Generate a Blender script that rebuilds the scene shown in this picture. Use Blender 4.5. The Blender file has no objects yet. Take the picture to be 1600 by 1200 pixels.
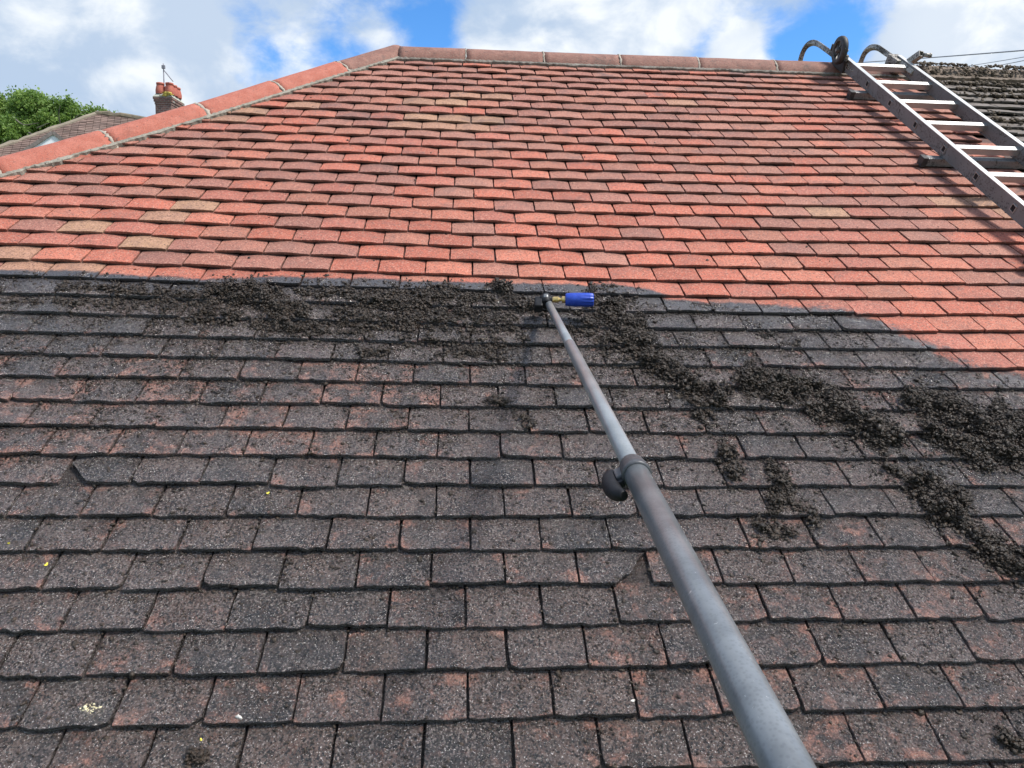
import bpy, bmesh, math, random
import numpy as np
from mathutils import Vector, Matrix, noise

random.seed(7); rng = np.random.default_rng(7)
S = bpy.context.scene; COL = S.collection

# ------------------------------------------------------------------ frame of the roof plane
PITCH = math.radians(34.0); CP, SP = math.cos(PITCH), math.sin(PITCH)
Z0 = 4.6                                        # height of the plane's origin above the garden
def W(p):                                       # (u along ridge, v up the slope, n off the slope) -> world
    p = np.asarray(p, float)
    return np.stack([p[..., 0], p[..., 1]*CP - p[..., 2]*SP, p[..., 1]*SP + p[..., 2]*CP + Z0], -1)
def Wd(d):
    d = np.asarray(d, float)
    return np.stack([d[..., 0], d[..., 1]*CP - d[..., 2]*SP, d[..., 1]*SP + d[..., 2]*CP], -1)

YAW, TILT, ROLL = math.radians(5.12181), math.radians(40.57578), math.radians(3.8563)
CAMH, CAMV, F = 1.42892572, -0.671819, 1162.46
fw = np.array([math.sin(YAW)*math.cos(TILT), math.cos(YAW)*math.cos(TILT), -math.sin(TILT)])
rt = np.array([math.cos(YAW), -math.sin(YAW), 0.0]); up = np.cross(rt, fw)
cr, sr = math.cos(ROLL), math.sin(ROLL)
RR, UU = cr*rt + sr*up, -sr*rt + cr*up
CAM = np.array([0, CAMV, CAMH])

# ------------------------------------------------------------------ camera
cam = bpy.data.cameras.new("camera"); co = bpy.data.objects.new("camera", cam); COL.objects.link(co)
R3, U3, F3 = Wd(RR), Wd(UU), Wd(fw); C3 = W(CAM)
co.matrix_world = Matrix(((R3[0], U3[0], -F3[0], C3[0]), (R3[1], U3[1], -F3[1], C3[1]), (R3[2], U3[2], -F3[2], C3[2]), (0, 0, 0, 1)))
cam.sensor_width = 36; cam.lens = F/1600*36; cam.clip_start = 0.02; cam.clip_end = 2000
S.camera = co
S.render.resolution_x, S.render.resolution_y = 1024, 768

# ------------------------------------------------------------------ light and exposure
SUN = Wd(np.array([0.50, 0.36, 0.79])); SUN = SUN/np.linalg.norm(SUN)
sl = bpy.data.lights.new("sun", 'SUN'); so = bpy.data.objects.new("sun", sl); COL.objects.link(so)
sl.energy = 4.3; sl.angle = math.radians(11); sl.color = (1.0, 0.955, 0.89)
so.rotation_euler = Vector(SUN).to_track_quat('Z', 'Y').to_euler()
so.location = (8, 0, 30)
S.view_settings.view_transform = 'Standard'; S.view_settings.look = 'None'
S.view_settings.exposure = 0.28; S.view_settings.gamma = 1.0

def ray3(x, y):                                 # direction in the world of a point of the 1600x1200 photograph
    d = fw + RR*(x-800)/F - UU*(y-600)/F
    return Wd(d/np.linalg.norm(d))
def far_at(x, y, Z):                            # world point at camera depth Z
    d = fw + RR*(x-800)/F - UU*(y-600)/F
    return C3 + Wd(d*Z)

world = bpy.data.worlds.new("World"); S.world = world; world.use_nodes = True
nt = world.node_tree; nt.nodes.clear()
def N(t, typ, **kw):
    n = t.nodes.new(typ)
    for k, v in kw.items(): setattr(n, k, v)
    return n
def mth(t, op, a, b=None, c=None, clamp=False):
    n = N(t, 'ShaderNodeMath', operation=op, use_clamp=clamp)
    for i, v in enumerate((a, b, c)):
        if v is None: continue
        if isinstance(v, (int, float)): n.inputs[i].default_value = v
        else: t.links.new(v, n.inputs[i])
    return n.outputs[0]
def mix(t, f, a, b, mode='MIX'):
    n = N(t, 'ShaderNodeMix', data_type='RGBA', blend_type=mode)
    for sock, v in ((n.inputs[0], f), (n.inputs[6], a), (n.inputs[7], b)):
        if isinstance(v, (int, float)): sock.default_value = v
        elif isinstance(v, (tuple, list)): sock.default_value = (*v, 1) if len(v) == 3 else v
        else: t.links.new(v, sock)
    return n.outputs[2]
def ramp(t, f, lo, hi, smooth=True):
    n = N(t, 'ShaderNodeMapRange', interpolation_type='SMOOTHSTEP' if smooth else 'LINEAR')
    t.links.new(f, n.inputs[0])
    for i, v in ((1, lo), (2, hi)):
        if isinstance(v, (int, float)): n.inputs[i].default_value = v
        else: t.links.new(v, n.inputs[i])
    return n.outputs[0]
def nz(t, vec, scale, detail=4, rough=0.55, dist=0.0, out=0):
    n = N(t, 'ShaderNodeTexNoise'); n.inputs['Scale'].default_value = scale; n.inputs['Detail'].default_value = detail
    n.inputs['Roughness'].default_value = rough; n.inputs['Distortion'].default_value = dist
    if vec is not None: t.links.new(vec, n.inputs['Vector'])
    return n.outputs[out]

sky = N(nt, 'ShaderNodeTexSky', sky_type='NISHITA'); sky.sun_disc = False
sky.sun_elevation = math.asin(SUN[2]); sky.sun_rotation = math.atan2(SUN[0], SUN[1])
sky.air_density = 1.0; sky.dust_density = 0.2; sky.ozone_density = 3.0; sky.altitude = 100
tc = N(nt, 'ShaderNodeTexCoord'); geo = tc.outputs['Generated']
hs = N(nt, 'ShaderNodeHueSaturation'); hs.inputs['Saturation'].default_value = 1.22; hs.inputs['Value'].default_value = 1.55
nt.links.new(sky.outputs[0], hs.inputs['Color'])
blue = mix(nt, 1.0, hs.outputs[0], (0.80, 1.0, 1.16), 'MULTIPLY')
# clouds: noise over the sky's directions, thickened or opened around chosen directions
mp = N(nt, 'ShaderNodeMapping'); mp.inputs['Scale'].default_value = (1, 1, 1.6); nt.links.new(geo, mp.inputs[0])
n1 = nz(nt, mp.outputs[0], 5.0, 8, 0.56, 0.25)
n2 = nz(nt, mp.outputs[0], 17.0, 6, 0.6, 0.2)
dens = mth(nt, 'ADD', mth(nt, 'MULTIPLY', n1, 0.62), mth(nt, 'MULTIPLY', n2, 0.50))
dens = mth(nt, 'ADD', dens, 0.045)
def blob(x, y, rpx, w):
    d = ray3(x, y); r = rpx/F
    vm = N(nt, 'ShaderNodeVectorMath', operation='DISTANCE'); nt.links.new(geo, vm.inputs[0]); vm.inputs[1].default_value = tuple(d)
    g = ramp(nt, vm.outputs['Value'], r*1.25, r*0.15)
    return mth(nt, 'MULTIPLY', g, w)
for b in [(375, 85, 50, -.06), (430, 95, 35, -.06), (530, 62, 50, -.12), (330, 60, 60, .06), (665, 30, 60, -.24), (595, 12, 40, -.10), (690, 65, 35, -.1), (610, 55, 45, .10), (250, 20, 120, .12), (470, 35, 60, .08),
          (1100, 78, 60, -.12), (1180, 50, 50, -.06), (1340, 40, 75, -.30), (1240, 25, 60, -.02), (1000, 20, 120, .12), (1290, 85, 60, -.17), (1225, 75, 55, -.12),
          (1152, 84, 46, .36), (1500, 40, 150, .3), (1420, 90, 45, .12), (900, 40, 170, .18), (150, 90, 240, .18), (740, 60, 45, .05), (560, 5, 60, .06)]:
    dens = mth(nt, 'ADD', dens, blob(*b))
cov = ramp(nt, dens, 0.40, 0.70)
lit = ramp(nt, nz(nt, mp.outputs[0], 9.0, 7, 0.55, 0.3), 0.40, 0.70)
bright = mth(nt, 'ADD', mth(nt, 'ADD', blob(1152, 84, 60, .8), blob(1480, 40, 120, .55)), mth(nt, 'ADD', blob(960, 95, 110, .25), blob(330, 10, 170, .15)))
lit = mth(nt, 'ADD', lit, bright, clamp=True)
ccol = mix(nt, lit, (4.2, 5.3, 6.9), (8.0, 8.4, 8.8))
skycol = mix(nt, cov, blue, ccol)
bg = N(nt, 'ShaderNodeBackground'); bg.inputs[1].default_value = 0.10; nt.links.new(skycol, bg.inputs[0])
wo = N(nt, 'ShaderNodeOutputWorld'); nt.links.new(bg.outputs[0], wo.inputs[0])

# ------------------------------------------------------------------ sag of the old roof and picture -> roof
_rows = [(-0.6, [(-2, 0), (4, 0)]), (0.3, [(-2, 0), (4, 0)]), (0.8, [(-1, .008), (-.4, .003), (0, -.003), (.5, -.006), (2, -.006), (3, 0)]),
         (1.6, [(-1.8, .02), (-1.3, .018), (-.9, .006), (-.5, 0), (0, -.009), (.5, -.016), (1.0, -.015), (1.5, -.012), (2, -.003), (2.6, .006)]),
         (2.8, [(-1.6, 0), (-.7, -.003), (0, -.006), (.6, -.010), (1, -.005), (1.5, 0), (2, .015), (2.4, .024)]),
         (3.6, [(-1, .010), (-.3, .012), (.3, .013), (.8, .012), (1.3, .016), (2.2, .018)]), (4.6, [(-1, .010), (2, .018)])]
_vs = np.array([r[0] for r in _rows]); _ug = np.linspace(-3, 6, 91)
_tab = np.array([np.interp(_ug, [a for a, b in r[1]], [b for a, b in r[1]]) for r in _rows])
def sag(u, v):
    u = np.clip(np.asarray(u, float), -3, 5.99); v = np.clip(np.asarray(v, float), -.6, 4.59)
    ui = (u+3)/0.1; i0 = ui.astype(int); fu = ui-i0
    vi = np.interp(v, _vs, np.arange(len(_vs))); j0 = np.minimum(vi.astype(int), len(_vs)-2); fv = vi-j0
    fv = fv*fv*(3-2*fv)
    i1 = np.minimum(i0+1, 90)
    a = _tab[j0, i0]*(1-fu)+_tab[j0, i1]*fu; b = _tab[j0+1, i0]*(1-fu)+_tab[j0+1, i1]*fu
    return a*(1-fv)+b*fv
def at(x, y, n=0.0):                            # photograph point -> (u, v) on the roof
    d = fw + RR*(x-800)/F - UU*(y-600)/F; z = n
    for _ in range(4):
        p = CAM + d*((z-CAM[2])/d[2]); z = n+float(sag(p[0], p[1]))
    return np.array([p[0], p[1]])
def WS(p):                                      # roof coordinates following the sag
    p = np.array(p, float); p[..., 2] += sag(p[..., 0], p[..., 1]); return W(p)

# ------------------------------------------------------------------ object helpers
def empty(name, loc, label, cat, group=None):
    o = bpy.data.objects.new(name, None); COL.objects.link(o); o.location = loc; o.empty_display_size = .2
    o['label'] = label; o['category'] = cat
    if group: o['group'] = group
    return o
def tag(o, label=None, cat=None, group=None, kind=None):
    for k, v in (('label', label), ('category', cat), ('group', group), ('kind', kind)):
        if v: o[k] = v
    return o
class MB:
    def __init__(s): s.v = []; s.f = []; s.n = 0; s.sm = []
    def add(s, v, f, smooth=False):
        v = np.asarray(v, float); s.v.append(v); s.f += [tuple(int(i)+s.n for i in q) for q in f]; s.sm += [smooth]*len(f); s.n += len(v)
    def box(s, c, h, ax=None, bevel=0):         # centre, half sizes, axes rows
        ax = np.eye(3) if ax is None else np.asarray(ax)
        if bevel <= 0:
            P = [(x, y, z) for x in (-1, 1) for y in (-1, 1) for z in (-1, 1)]
            V = np.array(c)+(np.array(P)*np.array(h))@ax
            s.add(V, [(0, 1, 3, 2), (4, 6, 7, 5), (0, 4, 5, 1), (2, 3, 7, 6), (0, 2, 6, 4), (1, 5, 7, 3)])
        else:
            bm = bmesh.new(); bmesh.ops.create_cube(bm, size=2)
            for q in bm.verts: q.co = Vector([q.co[i]*h[i] for i in range(3)])
            bmesh.ops.bevel(bm, geom=bm.edges[:], offset=bevel, segments=2, affect='EDGES', profile=.5)
            V = np.array([q.co[:] for q in bm.verts]); bm.verts.index_update()
            Fc = [[q.index for q in f.verts] for f in bm.faces]; bm.free()
            s.add(np.array(c)+V@ax, Fc)
    def tube(s, pts, rad, seg=10, cap=True, square=False, smooth=True, upv=(0.13, 0.2, 1)):
        pts = [np.array(p, float) for p in pts]; rad = [rad]*len(pts) if np.isscalar(rad) else rad
        V = []; k = len(pts); prev = np.array(upv, float)
        for i, p in enumerate(pts):
            t = pts[min(i+1, k-1)]-pts[max(i-1, 0)]; t /= np.linalg.norm(t)
            a = prev-t*(prev@t); a /= np.linalg.norm(a); b = np.cross(t, a); prev = a
            for j in range(seg):
                th = 2*math.pi*(j+.5)/seg
                V.append(p+rad[i]*(a*math.cos(th)+b*math.sin(th)))
        f = [(i*seg+j, i*seg+(j+1) % seg, (i+1)*seg+(j+1) % seg, (i+1)*seg+j) for i in range(k-1) for j in range(seg)]
        s.add(V, f, smooth)
        if cap:
            s.f += [tuple(s.n-len(V)+j for j in range(seg))[::-1], tuple(s.n-seg+j for j in range(seg))]; s.sm += [False, False]
    def lathe(s, c, axis, prof, seg=24, up=(0.1, 0.3, 1), mod=None, smooth=True):
        axis = np.array(axis, float); axis /= np.linalg.norm(axis); a = np.array(up, float); a -= axis*(a@axis); a /= np.linalg.norm(a); b = np.cross(axis, a)
        V = []
        for i, (h, r) in enumerate(prof):
            for j in range(seg):
                th = 2*math.pi*j/seg; rr = r*(mod(i, j, h) if mod else 1)
                V.append(np.array(c)+axis*h+rr*(a*math.cos(th)+b*math.sin(th)))
        f = [(i*seg+j, i*seg+(j+1) % seg, (i+1)*seg+(j+1) % seg, (i+1)*seg+j) for i in range(len(prof)-1) for j in range(seg)]
        s.add(V, f, smooth)
    def build(s, name, mat, parent=None, attrs=None):
        V = np.concatenate(s.v); me = bpy.data.meshes.new(name)
        me.from_pydata(V.tolist(), [], s.f); me.polygons.foreach_set('use_smooth', s.sm)
        for nm, typ, data in (attrs or []):
            at_ = me.attributes.new(nm, typ, 'POINT')
            at_.data.foreach_set('color' if typ == 'FLOAT_COLOR' else 'value', np.asarray(data, float).ravel())
        me.materials.append(mat); me.update()
        o = bpy.data.objects.new(name, me); COL.objects.link(o)
        if parent: adopt(o, parent)
        return o
def wloc(o):
    m = Matrix.Translation(o.location)
    return wloc(o.parent) @ o.matrix_parent_inverse @ m if o.parent else m
def adopt(o, parent):
    o.parent = parent; o.matrix_parent_inverse = wloc(parent).inverted()

# ------------------------------------------------------------------ materials
def mat(name, col=(.5, .5, .5), rough=.6, metal=0, spec=.5):
    m = bpy.data.materials.new(name); m.use_nodes = True; b = m.node_tree.nodes['Principled BSDF']
    b.inputs['Base Color'].default_value = (*col, 1); b.inputs['Roughness'].default_value = rough
    b.inputs['Metallic'].default_value = metal; b.inputs['Specular IOR Level'].default_value = spec
    return m, m.node_tree, b
def objc(t): return N(t, 'ShaderNodeTexCoord').outputs['Object']
def attr(t, name, out=2): 
    n = N(t, 'ShaderNodeAttribute'); n.attribute_name = name; return n.outputs[out]
def bump(t, b, h, strength=.5, dist=.003, prev=None):
    n = N(t, 'ShaderNodeBump'); n.inputs['Strength'].default_value = strength; n.inputs['Distance'].default_value = dist
    t.links.new(h, n.inputs['Height'])
    if prev is not None: t.links.new(prev, n.inputs['Normal'])
    if b is not None: t.links.new(n.outputs[0], b.inputs['Normal'])
    return n.outputs[0]
def simple(name, c1, c2, scale=20, rough=.7, metal=0, bscale=60, bstr=.3, bdist=.003, spec=.5):
    m, t, b = mat(name, c1, rough, metal, spec); v = objc(t)
    f = ramp(t, nz(t, v, scale, 6, .6), .35, .65)
    t.links.new(mix(t, f, c1, c2), b.inputs['Base Color']); bump(t, b, nz(t, v, bscale, 5, .6), bstr, bdist)
    return m

def tile_material():
    m, t, b = mat('clay_tiles'); v = objc(t)
    tint = attr(t, 'tint', 0); dirt = attr(t, 'dirt'); rnd = attr(t, 'rnd'); cor = attr(t, 'corner'); edge = attr(t, 'edge'); fac = attr(t, 'patchy')
    big = nz(t, v, 14, 5, .6, .6); mid = nz(t, v, 60, 6, .65, .4); fine = nz(t, v, 210, 5, .8); grit = nz(t, v, 150, 6, .75)
    vor = N(t, 'ShaderNodeTexVoronoi'); vor.inputs['Scale'].default_value = 150; t.links.new(v, vor.inputs['Vector'])
    vg = N(t, 'ShaderNodeTexVoronoi'); vg.inputs['Scale'].default_value = 270; t.links.new(v, vg.inputs['Vector'])
    sp = N(t, 'ShaderNodeSeparateColor'); t.links.new(vg.outputs['Color'], sp.inputs[0]); cell = sp.outputs[0]; cell2 = sp.outputs[1]
    vg2 = N(t, 'ShaderNodeTexVoronoi'); vg2.inputs['Scale'].default_value = 170; t.links.new(v, vg2.inputs['Vector'])
    # cleaned clay
    cl = mix(t, mth(t, 'MULTIPLY', ramp(t, mid, .30, .72), .40), tint, mix(t, 1.0, tint, (1.35, 1.25, 1.2), 'MULTIPLY'))
    cl = mix(t, mth(t, 'MULTIPLY', ramp(t, fine, .54, .72), .40), cl, (.56, .28, .20))
    cl = mix(t, mth(t, 'MULTIPLY', ramp(t, fine, .47, .30), .75), cl, (.13, .060, .045))
    cl = mix(t, mth(t, 'MULTIPLY', ramp(t, cell, .80, .95), .6), cl, (.55, .30, .22))
    cl = mix(t, mth(t, 'MULTIPLY', ramp(t, cell, .22, .10), .75), cl, (.12, .06, .045))
    cl = mix(t, mth(t, 'MULTIPLY', ramp(t, nz(t, v, 26, 7, .7, .8), .50, .70), .42), cl, (.19, .085, .062))
    stain = mth(t, 'MULTIPLY', ramp(t, mth(t, 'ADD', nz(t, v, 9, 6, .7, .5), mth(t, 'MULTIPLY', rnd, .10)), .54, .74), attr(t, 'stain'))
    cl = mix(t, mth(t, 'MULTIPLY', stain, .80), cl, (.145, .085, .075))
    spots = mth(t, 'MULTIPLY', ramp(t, nz(t, v, 95, 2, .5), .70, .73), .8)
    cl = mix(t, spots, cl, (.05, .035, .03))
    # black crust of algae on the uncleaned tiles
    dk = mix(t, ramp(t, big, .35, .68), (.042, .029, .024), (.140, .090, .070))
    dk = mix(t, mth(t, 'MULTIPLY', ramp(t, rnd, .25, .9), .60), dk, (.125, .082, .068))
    dk = mix(t, mth(t, 'MULTIPLY', ramp(t, rnd, .30, .05), .55), dk, (.028, .023, .022))
    dk = mix(t, mth(t, 'MULTIPLY', ramp(t, fine, .56, .68), .50), dk, (.26, .21, .19))
    dk = mix(t, ramp(t, nz(t, v, 300, 2, .5), .635, .675), dk, (.60, .55, .52))  # pale grains, with wet glints painted in as bright specks
    dk = mix(t, ramp(t, grit, .45, .36), dk, (.012, .010, .010))
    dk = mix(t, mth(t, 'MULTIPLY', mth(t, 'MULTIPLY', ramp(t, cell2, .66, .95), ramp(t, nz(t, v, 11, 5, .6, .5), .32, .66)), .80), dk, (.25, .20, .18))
    dk = mix(t, mth(t, 'MULTIPLY', ramp(t, cell2, .32, .18), .9), dk, (.014, .012, .011))
    pt = mth(t, 'ADD', mth(t, 'MULTIPLY', nz(t, v, 17, 9, .76, .35), 1.0), mth(t, 'MULTIPLY', cor, .12))
    pt = mth(t, 'ADD', pt, mth(t, 'MULTIPLY', fac, .12))
    pm = ramp(t, pt, .650, .765)
    pm = mth(t, 'MULTIPLY', pm, mth(t, 'ADD', mth(t, 'MULTIPLY', ramp(t, grit, .38, .58), .80), .05))
    dk = mix(t, mth(t, 'MULTIPLY', ramp(t, pt, .60, .72), .35), dk, (.22, .105, .078))
    dk = mix(t, pm, dk, mix(t, ramp(t, mid, .35, .65), (.40, .17, .115), (.50, .27, .20)))
    # smooth wet film just under the cleaning line
    film = mth(t, 'MULTIPLY', ramp(t, dirt, .16, .03), ramp(t, nz(t, v, 16, 3, .5), .25, .50))
    dk = mix(t, film, dk, mix(t, ramp(t, fine, .35, .7), (.042, .040, .044), (.080, .074, .076)))
    wig = mth(t, 'ADD', dirt, mth(t, 'MULTIPLY', mth(t, 'SUBTRACT', nz(t, v, 9, 4, .55, .8), .5), mth(t, 'MULTIPLY', attr(t, 'wiggle'), .34)))
    D = ramp(t, mth(t, 'ADD', wig, mth(t, 'MULTIPLY', mth(t, 'SUBTRACT', nz(t, v, 60, 5, .7), .5), mth(t, 'MULTIPLY', attr(t, 'wiggle'), .42))), mth(t, 'SUBTRACT', -.003, mth(t, 'MULTIPLY', attr(t, 'wiggle'), .060)), mth(t, 'ADD', .006, mth(t, 'MULTIPLY', attr(t, 'wiggle'), .090)))
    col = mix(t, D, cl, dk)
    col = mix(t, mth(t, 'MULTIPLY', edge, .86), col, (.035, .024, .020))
    grey = attr(t, 'old')
    gc = mix(t, ramp(t, big, .3, .7), (.10, .078, .062), (.225, .190, .165)); gc = mix(t, ramp(t, mid, .52, .66), gc, (.12, .10, .06)); gc = mix(t, ramp(t, fine, .5, .36), gc, (.05, .042, .036))
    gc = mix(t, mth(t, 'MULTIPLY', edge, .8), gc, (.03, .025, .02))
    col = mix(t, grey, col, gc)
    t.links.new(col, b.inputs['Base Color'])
    wet = mth(t, 'MULTIPLY', D, mth(t, 'SUBTRACT', 1.0, grey))
    rough = mth(t, 'SUBTRACT', .80, mth(t, 'MULTIPLY', wet, mth(t, 'ADD', .36, mth(t, 'MULTIPLY', ramp(t, nz(t, v, 13, 5, .65, .5), .40, .62), .22))))
    t.links.new(rough, b.inputs['Roughness'])
    b.inputs['Specular IOR Level'].default_value = .5
    t.links.new(mth(t, 'MULTIPLY', mth(t, 'MULTIPLY', wet, mth(t, 'SUBTRACT', 1.0, mth(t, 'MULTIPLY', film, .7))), ramp(t, nz(t, v, 8, 4, .6), .15, .5)), b.inputs['Coat Weight']); b.inputs['Coat Roughness'].default_value = .10; b.inputs['Coat IOR'].default_value = 1.6
    # relief
    hd = mth(t, 'ADD', mth(t, 'MULTIPLY', grit, 1.0), mth(t, 'MULTIPLY', mth(t, 'SUBTRACT', 1.0, vor.outputs['Distance']), .5))
    hd = mth(t, 'ADD', hd, mth(t, 'MULTIPLY', mid, 1.2)); hd = mth(t, 'ADD', hd, mth(t, 'MULTIPLY', mth(t, 'SUBTRACT', 1.0, vg2.outputs['Distance']), .6))
    amp = mth(t, 'ADD', .10, mth(t, 'MULTIPLY', mth(t, 'MULTIPLY', D, mth(t, 'SUBTRACT', 1.0, mth(t, 'MULTIPLY', film, .8))), .84))
    h = mth(t, 'MULTIPLY', hd, amp)
    h = mth(t, 'ADD', h, mth(t, 'MULTIPLY', fine, .12))
    bump(t, b, h, 1.0, .0085)
    vd = N(t, 'ShaderNodeTexVoronoi'); vd.inputs['Scale'].default_value = 175; t.links.new(v, vd.inputs['Vector'])
    dome = mth(t, 'SUBTRACT', 1.0, mth(t, 'POWER', vd.outputs['Distance'], 2.0)); dome = mth(t, 'ADD', mth(t, 'MULTIPLY', dome, 1.0), mth(t, 'MULTIPLY', grit, .9))
    bo = bump(t, None, mth(t, 'MULTIPLY', dome, amp), 1.0, .0060); t.links.new(bo, b.inputs['Coat Normal'])
    return m
M_TILE = tile_material()

def clay(name, c1, c2, dark=(.06, .05, .045), lich=(.45, .40, .30), dirty=.5):
    m, t, b = mat(name, c1, .8); v = objc(t)
    c = mix(t, ramp(t, nz(t, v, 18, 6, .65, .4), .35, .68), c1, c2)
    c = mix(t, mth(t, 'MULTIPLY', ramp(t, nz(t, v, 180, 4, .8), .55, .68), .6), c, lich)
    c = mix(t, mth(t, 'MULTIPLY', ramp(t, nz(t, v, 160, 4, .8), .46, .34), .6), c, dark)
    c = mix(t, mth(t, 'MULTIPLY', ramp(t, nz(t, v, 70, 4, .6), .62, .70), dirty+.3), c, dark)
    c = mix(t, mth(t, 'MULTIPLY', ramp(t, nz(t, v, 7, 6, .7, .6), .56, .72), dirty), c, (c1[0]*.35+.02, c1[1]*.5+.02, c1[2]*.5+.02))
    t.links.new(c, b.inputs['Base Color'])
    bump(t, b, mth(t, 'ADD', nz(t, v, 170, 5, .7), mth(t, 'MULTIPLY', nz(t, v, 40, 4, .6), .8)), .7, .0035)
    return m
M_HIP = clay('red_clay_hip', (.40, .112, .070), (.47, .155, .105), lich=(.55, .30, .22), dirty=.30)
M_RIDGE = clay('brown_clay_ridge', (.215, .095, .070), (.30, .142, .105), dirty=.7)
M_RIDGE2 = clay('mossy_clay_ridge', (.13, .09, .062), (.21, .15, .105), dark=(.05, .045, .025), lich=(.35, .32, .27), dirty=.8)
M_MORTAR = clay('old_mortar', (.15, .125, .10), (.25, .22, .185), dark=(.04, .035, .03), lich=(.34, .31, .26), dirty=.8)
M_MORTAR2 = clay('pale_mortar', (.24, .215, .17), (.34, .31, .25), dark=(.06, .05, .04), lich=(.46, .42, .34), dirty=.8)
M_JOINT = clay('joint_mortar', (.34, .29, .23), (.44, .38, .31), dark=(.10, .08, .07), lich=(.5, .46, .40), dirty=.5)
M_DECK = simple('roof_felt', (.02, .017, .015), (.035, .03, .026))

def alu_mat(name, c, spots=.66, dirtc=(.07, .062, .055), rough=.42, metal=.85):
    m, t, b = mat(name, c, rough, metal); v = objc(t)
    f = ramp(t, nz(t, v, 6, 5, .6), .3, .7)
    cc = mix(t, f, (c[0]*.85, c[1]*.84, c[2]*.83), (c[0]*1.08, c[1]*1.08, c[2]*1.07))
    blot = ramp(t, mth(t, 'ADD', nz(t, v, 130, 4, .65), mth(t, 'MULTIPLY', mth(t, 'SUBTRACT', nz(t, v, 7, 3, .6), .5), .5)), spots, spots+.03)
    cc = mix(t, blot, cc, dirtc); t.links.new(cc, b.inputs['Base Color'])
    t.links.new(mth(t, 'SUBTRACT', metal, mth(t, 'MULTIPLY', blot, metal)), b.inputs['Metallic'])
    t.links.new(mth(t, 'ADD', rough, mth(t, 'MULTIPLY', blot, .4)), b.inputs['Roughness'])
    bump(t, b, nz(t, v, 90, 4, .6), .15, .001)
    return m
M_ALU = alu_mat('shade_toned_aluminium', (.21, .21, .212), .575, metal=.30, rough=.5)  # stile metal darkened in colour for its shaded side; also on the bearers
M_FLANGE = alu_mat('sunlit_aluminium', (.62, .62, .61), .74, metal=.6, rough=.4)  # lighter copy of the stile metal, its sunlit top put into the colour
M_RUNG = alu_mat('bright_aluminium', (.46, .46, .455), .74, metal=.6, rough=.4)
def _ribs():
    t = M_RUNG.node_tree; b = t.nodes['Principled BSDF']; mp_ = N(t, 'ShaderNodeMapping'); mp_.inputs['Rotation'].default_value = (-PITCH, 0, 0); t.links.new(objc(t), mp_.inputs[0])
    w_ = N(t, 'ShaderNodeTexWave', wave_type='BANDS', bands_direction='Y'); w_.inputs['Scale'].default_value = 55; w_.inputs['Distortion'].default_value = 0; t.links.new(mp_.outputs[0], w_.inputs[0])
    bump(t, b, w_.outputs['Fac'], .6, .0015)
_ribs()
M_HOOK = alu_mat('dirty_aluminium', (.40, .37, .33), .50, dirtc=(.06, .05, .04), metal=.4, rough=.55)
M_RUBBER = simple('black_rubber', (.022, .022, .023), (.045, .043, .042), 60, .6)
M_WHEEL = simple('dusty_black_plastic', (.03, .03, .032), (.10, .09, .08), 90, .5)
M_BLUE = simple('blue_plastic', (.012, .045, .36), (.02, .07, .45), 80, .38)
M_BRASS = simple('brass', (.62, .42, .14), (.75, .55, .25), 120, .3, metal=.9)
M_DULL = simple('dull_steel', (.20, .20, .20), (.32, .32, .31), 60, .4, metal=.6)
M_BLACK = simple('black_plastic', (.008, .008, .010), (.016, .016, .018), 60, .55, spec=.25)
def pole_mat(name, c1, c2):
    m, t, b = mat(name, c1, .30, 0.12, .6); v = objc(t); b.inputs['Coat Weight'].default_value = .3; b.inputs['Coat Roughness'].default_value = .2
    f = ramp(t, nz(t, v, 12, 5, .6), .3, .7); cc = mix(t, f, c1, c2)
    w = N(t, 'ShaderNodeTexVoronoi'); w.inputs['Scale'].default_value = 260; t.links.new(v, w.inputs['Vector'])
    cc = mix(t, ramp(t, nz(t, v, 150, 3, .7), .66, .74), cc, (.5, .5, .5))
    cc = mix(t, mth(t, 'MULTIPLY', ramp(t, w.outputs['Distance'], .5, .2), .25), cc, (c1[0]*.6, c1[1]*.6, c1[2]*.6))
    t.links.new(cc, b.inputs['Base Color']); bump(t, b, w.outputs['Distance'], .12, .0006)
    return m
M_POLE = pole_mat('grey_carbon_pole', (.125, .135, .143), (.215, .230, .242))
M_POLE2 = pole_mat('pale_grey_pole', (.23, .245, .25), (.32, .335, .34))
M_MUCK = simple('wet_moss_muck', (.011, .007, .0045), (.068, .045, .029), 110, .34, bscale=400, bstr=.8, bdist=.004, spec=.5)
M_MOSS = simple('old_dry_moss', (.070, .050, .032), (.17, .130, .090), 30, .95, bscale=200, bstr=.8, bdist=.01)
M_BRICK = None
def brick_mat():
    m, t, b = mat('weathered_brick', (.2, .1, .08), .9); v = objc(t)
    br = N(t, 'ShaderNodeTexBrick'); br.inputs['Scale'].default_value = 4.2; br.inputs['Color1'].default_value = (.26, .13, .10, 1)
    br.inputs['Color2'].default_value = (.17, .09, .075, 1); br.inputs['Mortar'].default_value = (.28, .26, .23, 1); br.inputs['Mortar Size'].default_value = .02
    rot = N(t, 'ShaderNodeMapping'); rot.inputs['Rotation'].default_value = (math.radians(90), 0, 0); t.links.new(v, rot.inputs[0]); t.links.new(rot.outputs[0], br.inputs[0])
    c = mix(t, mth(t, 'MULTIPLY', ramp(t, nz(t, v, 5, 5, .6), .45, .7), .6), br.outputs[0], (.05, .045, .04)); t.links.new(c, b.inputs['Base Color'])
    bump(t, b, br.outputs[1], -.4, .01); return m
M_BRICK = brick_mat()
M_RENDER = simple('cream_render', (.55, .52, .45), (.62, .60, .53), 3, .9)
M_WHITE = simple('white_painted_board', (.84, .85, .86), (.88, .88, .88), 4, .5)
M_BARGE = simple('dark_weathered_board', (.16, .13, .115), (.24, .20, .18), 9, .85)
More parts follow.
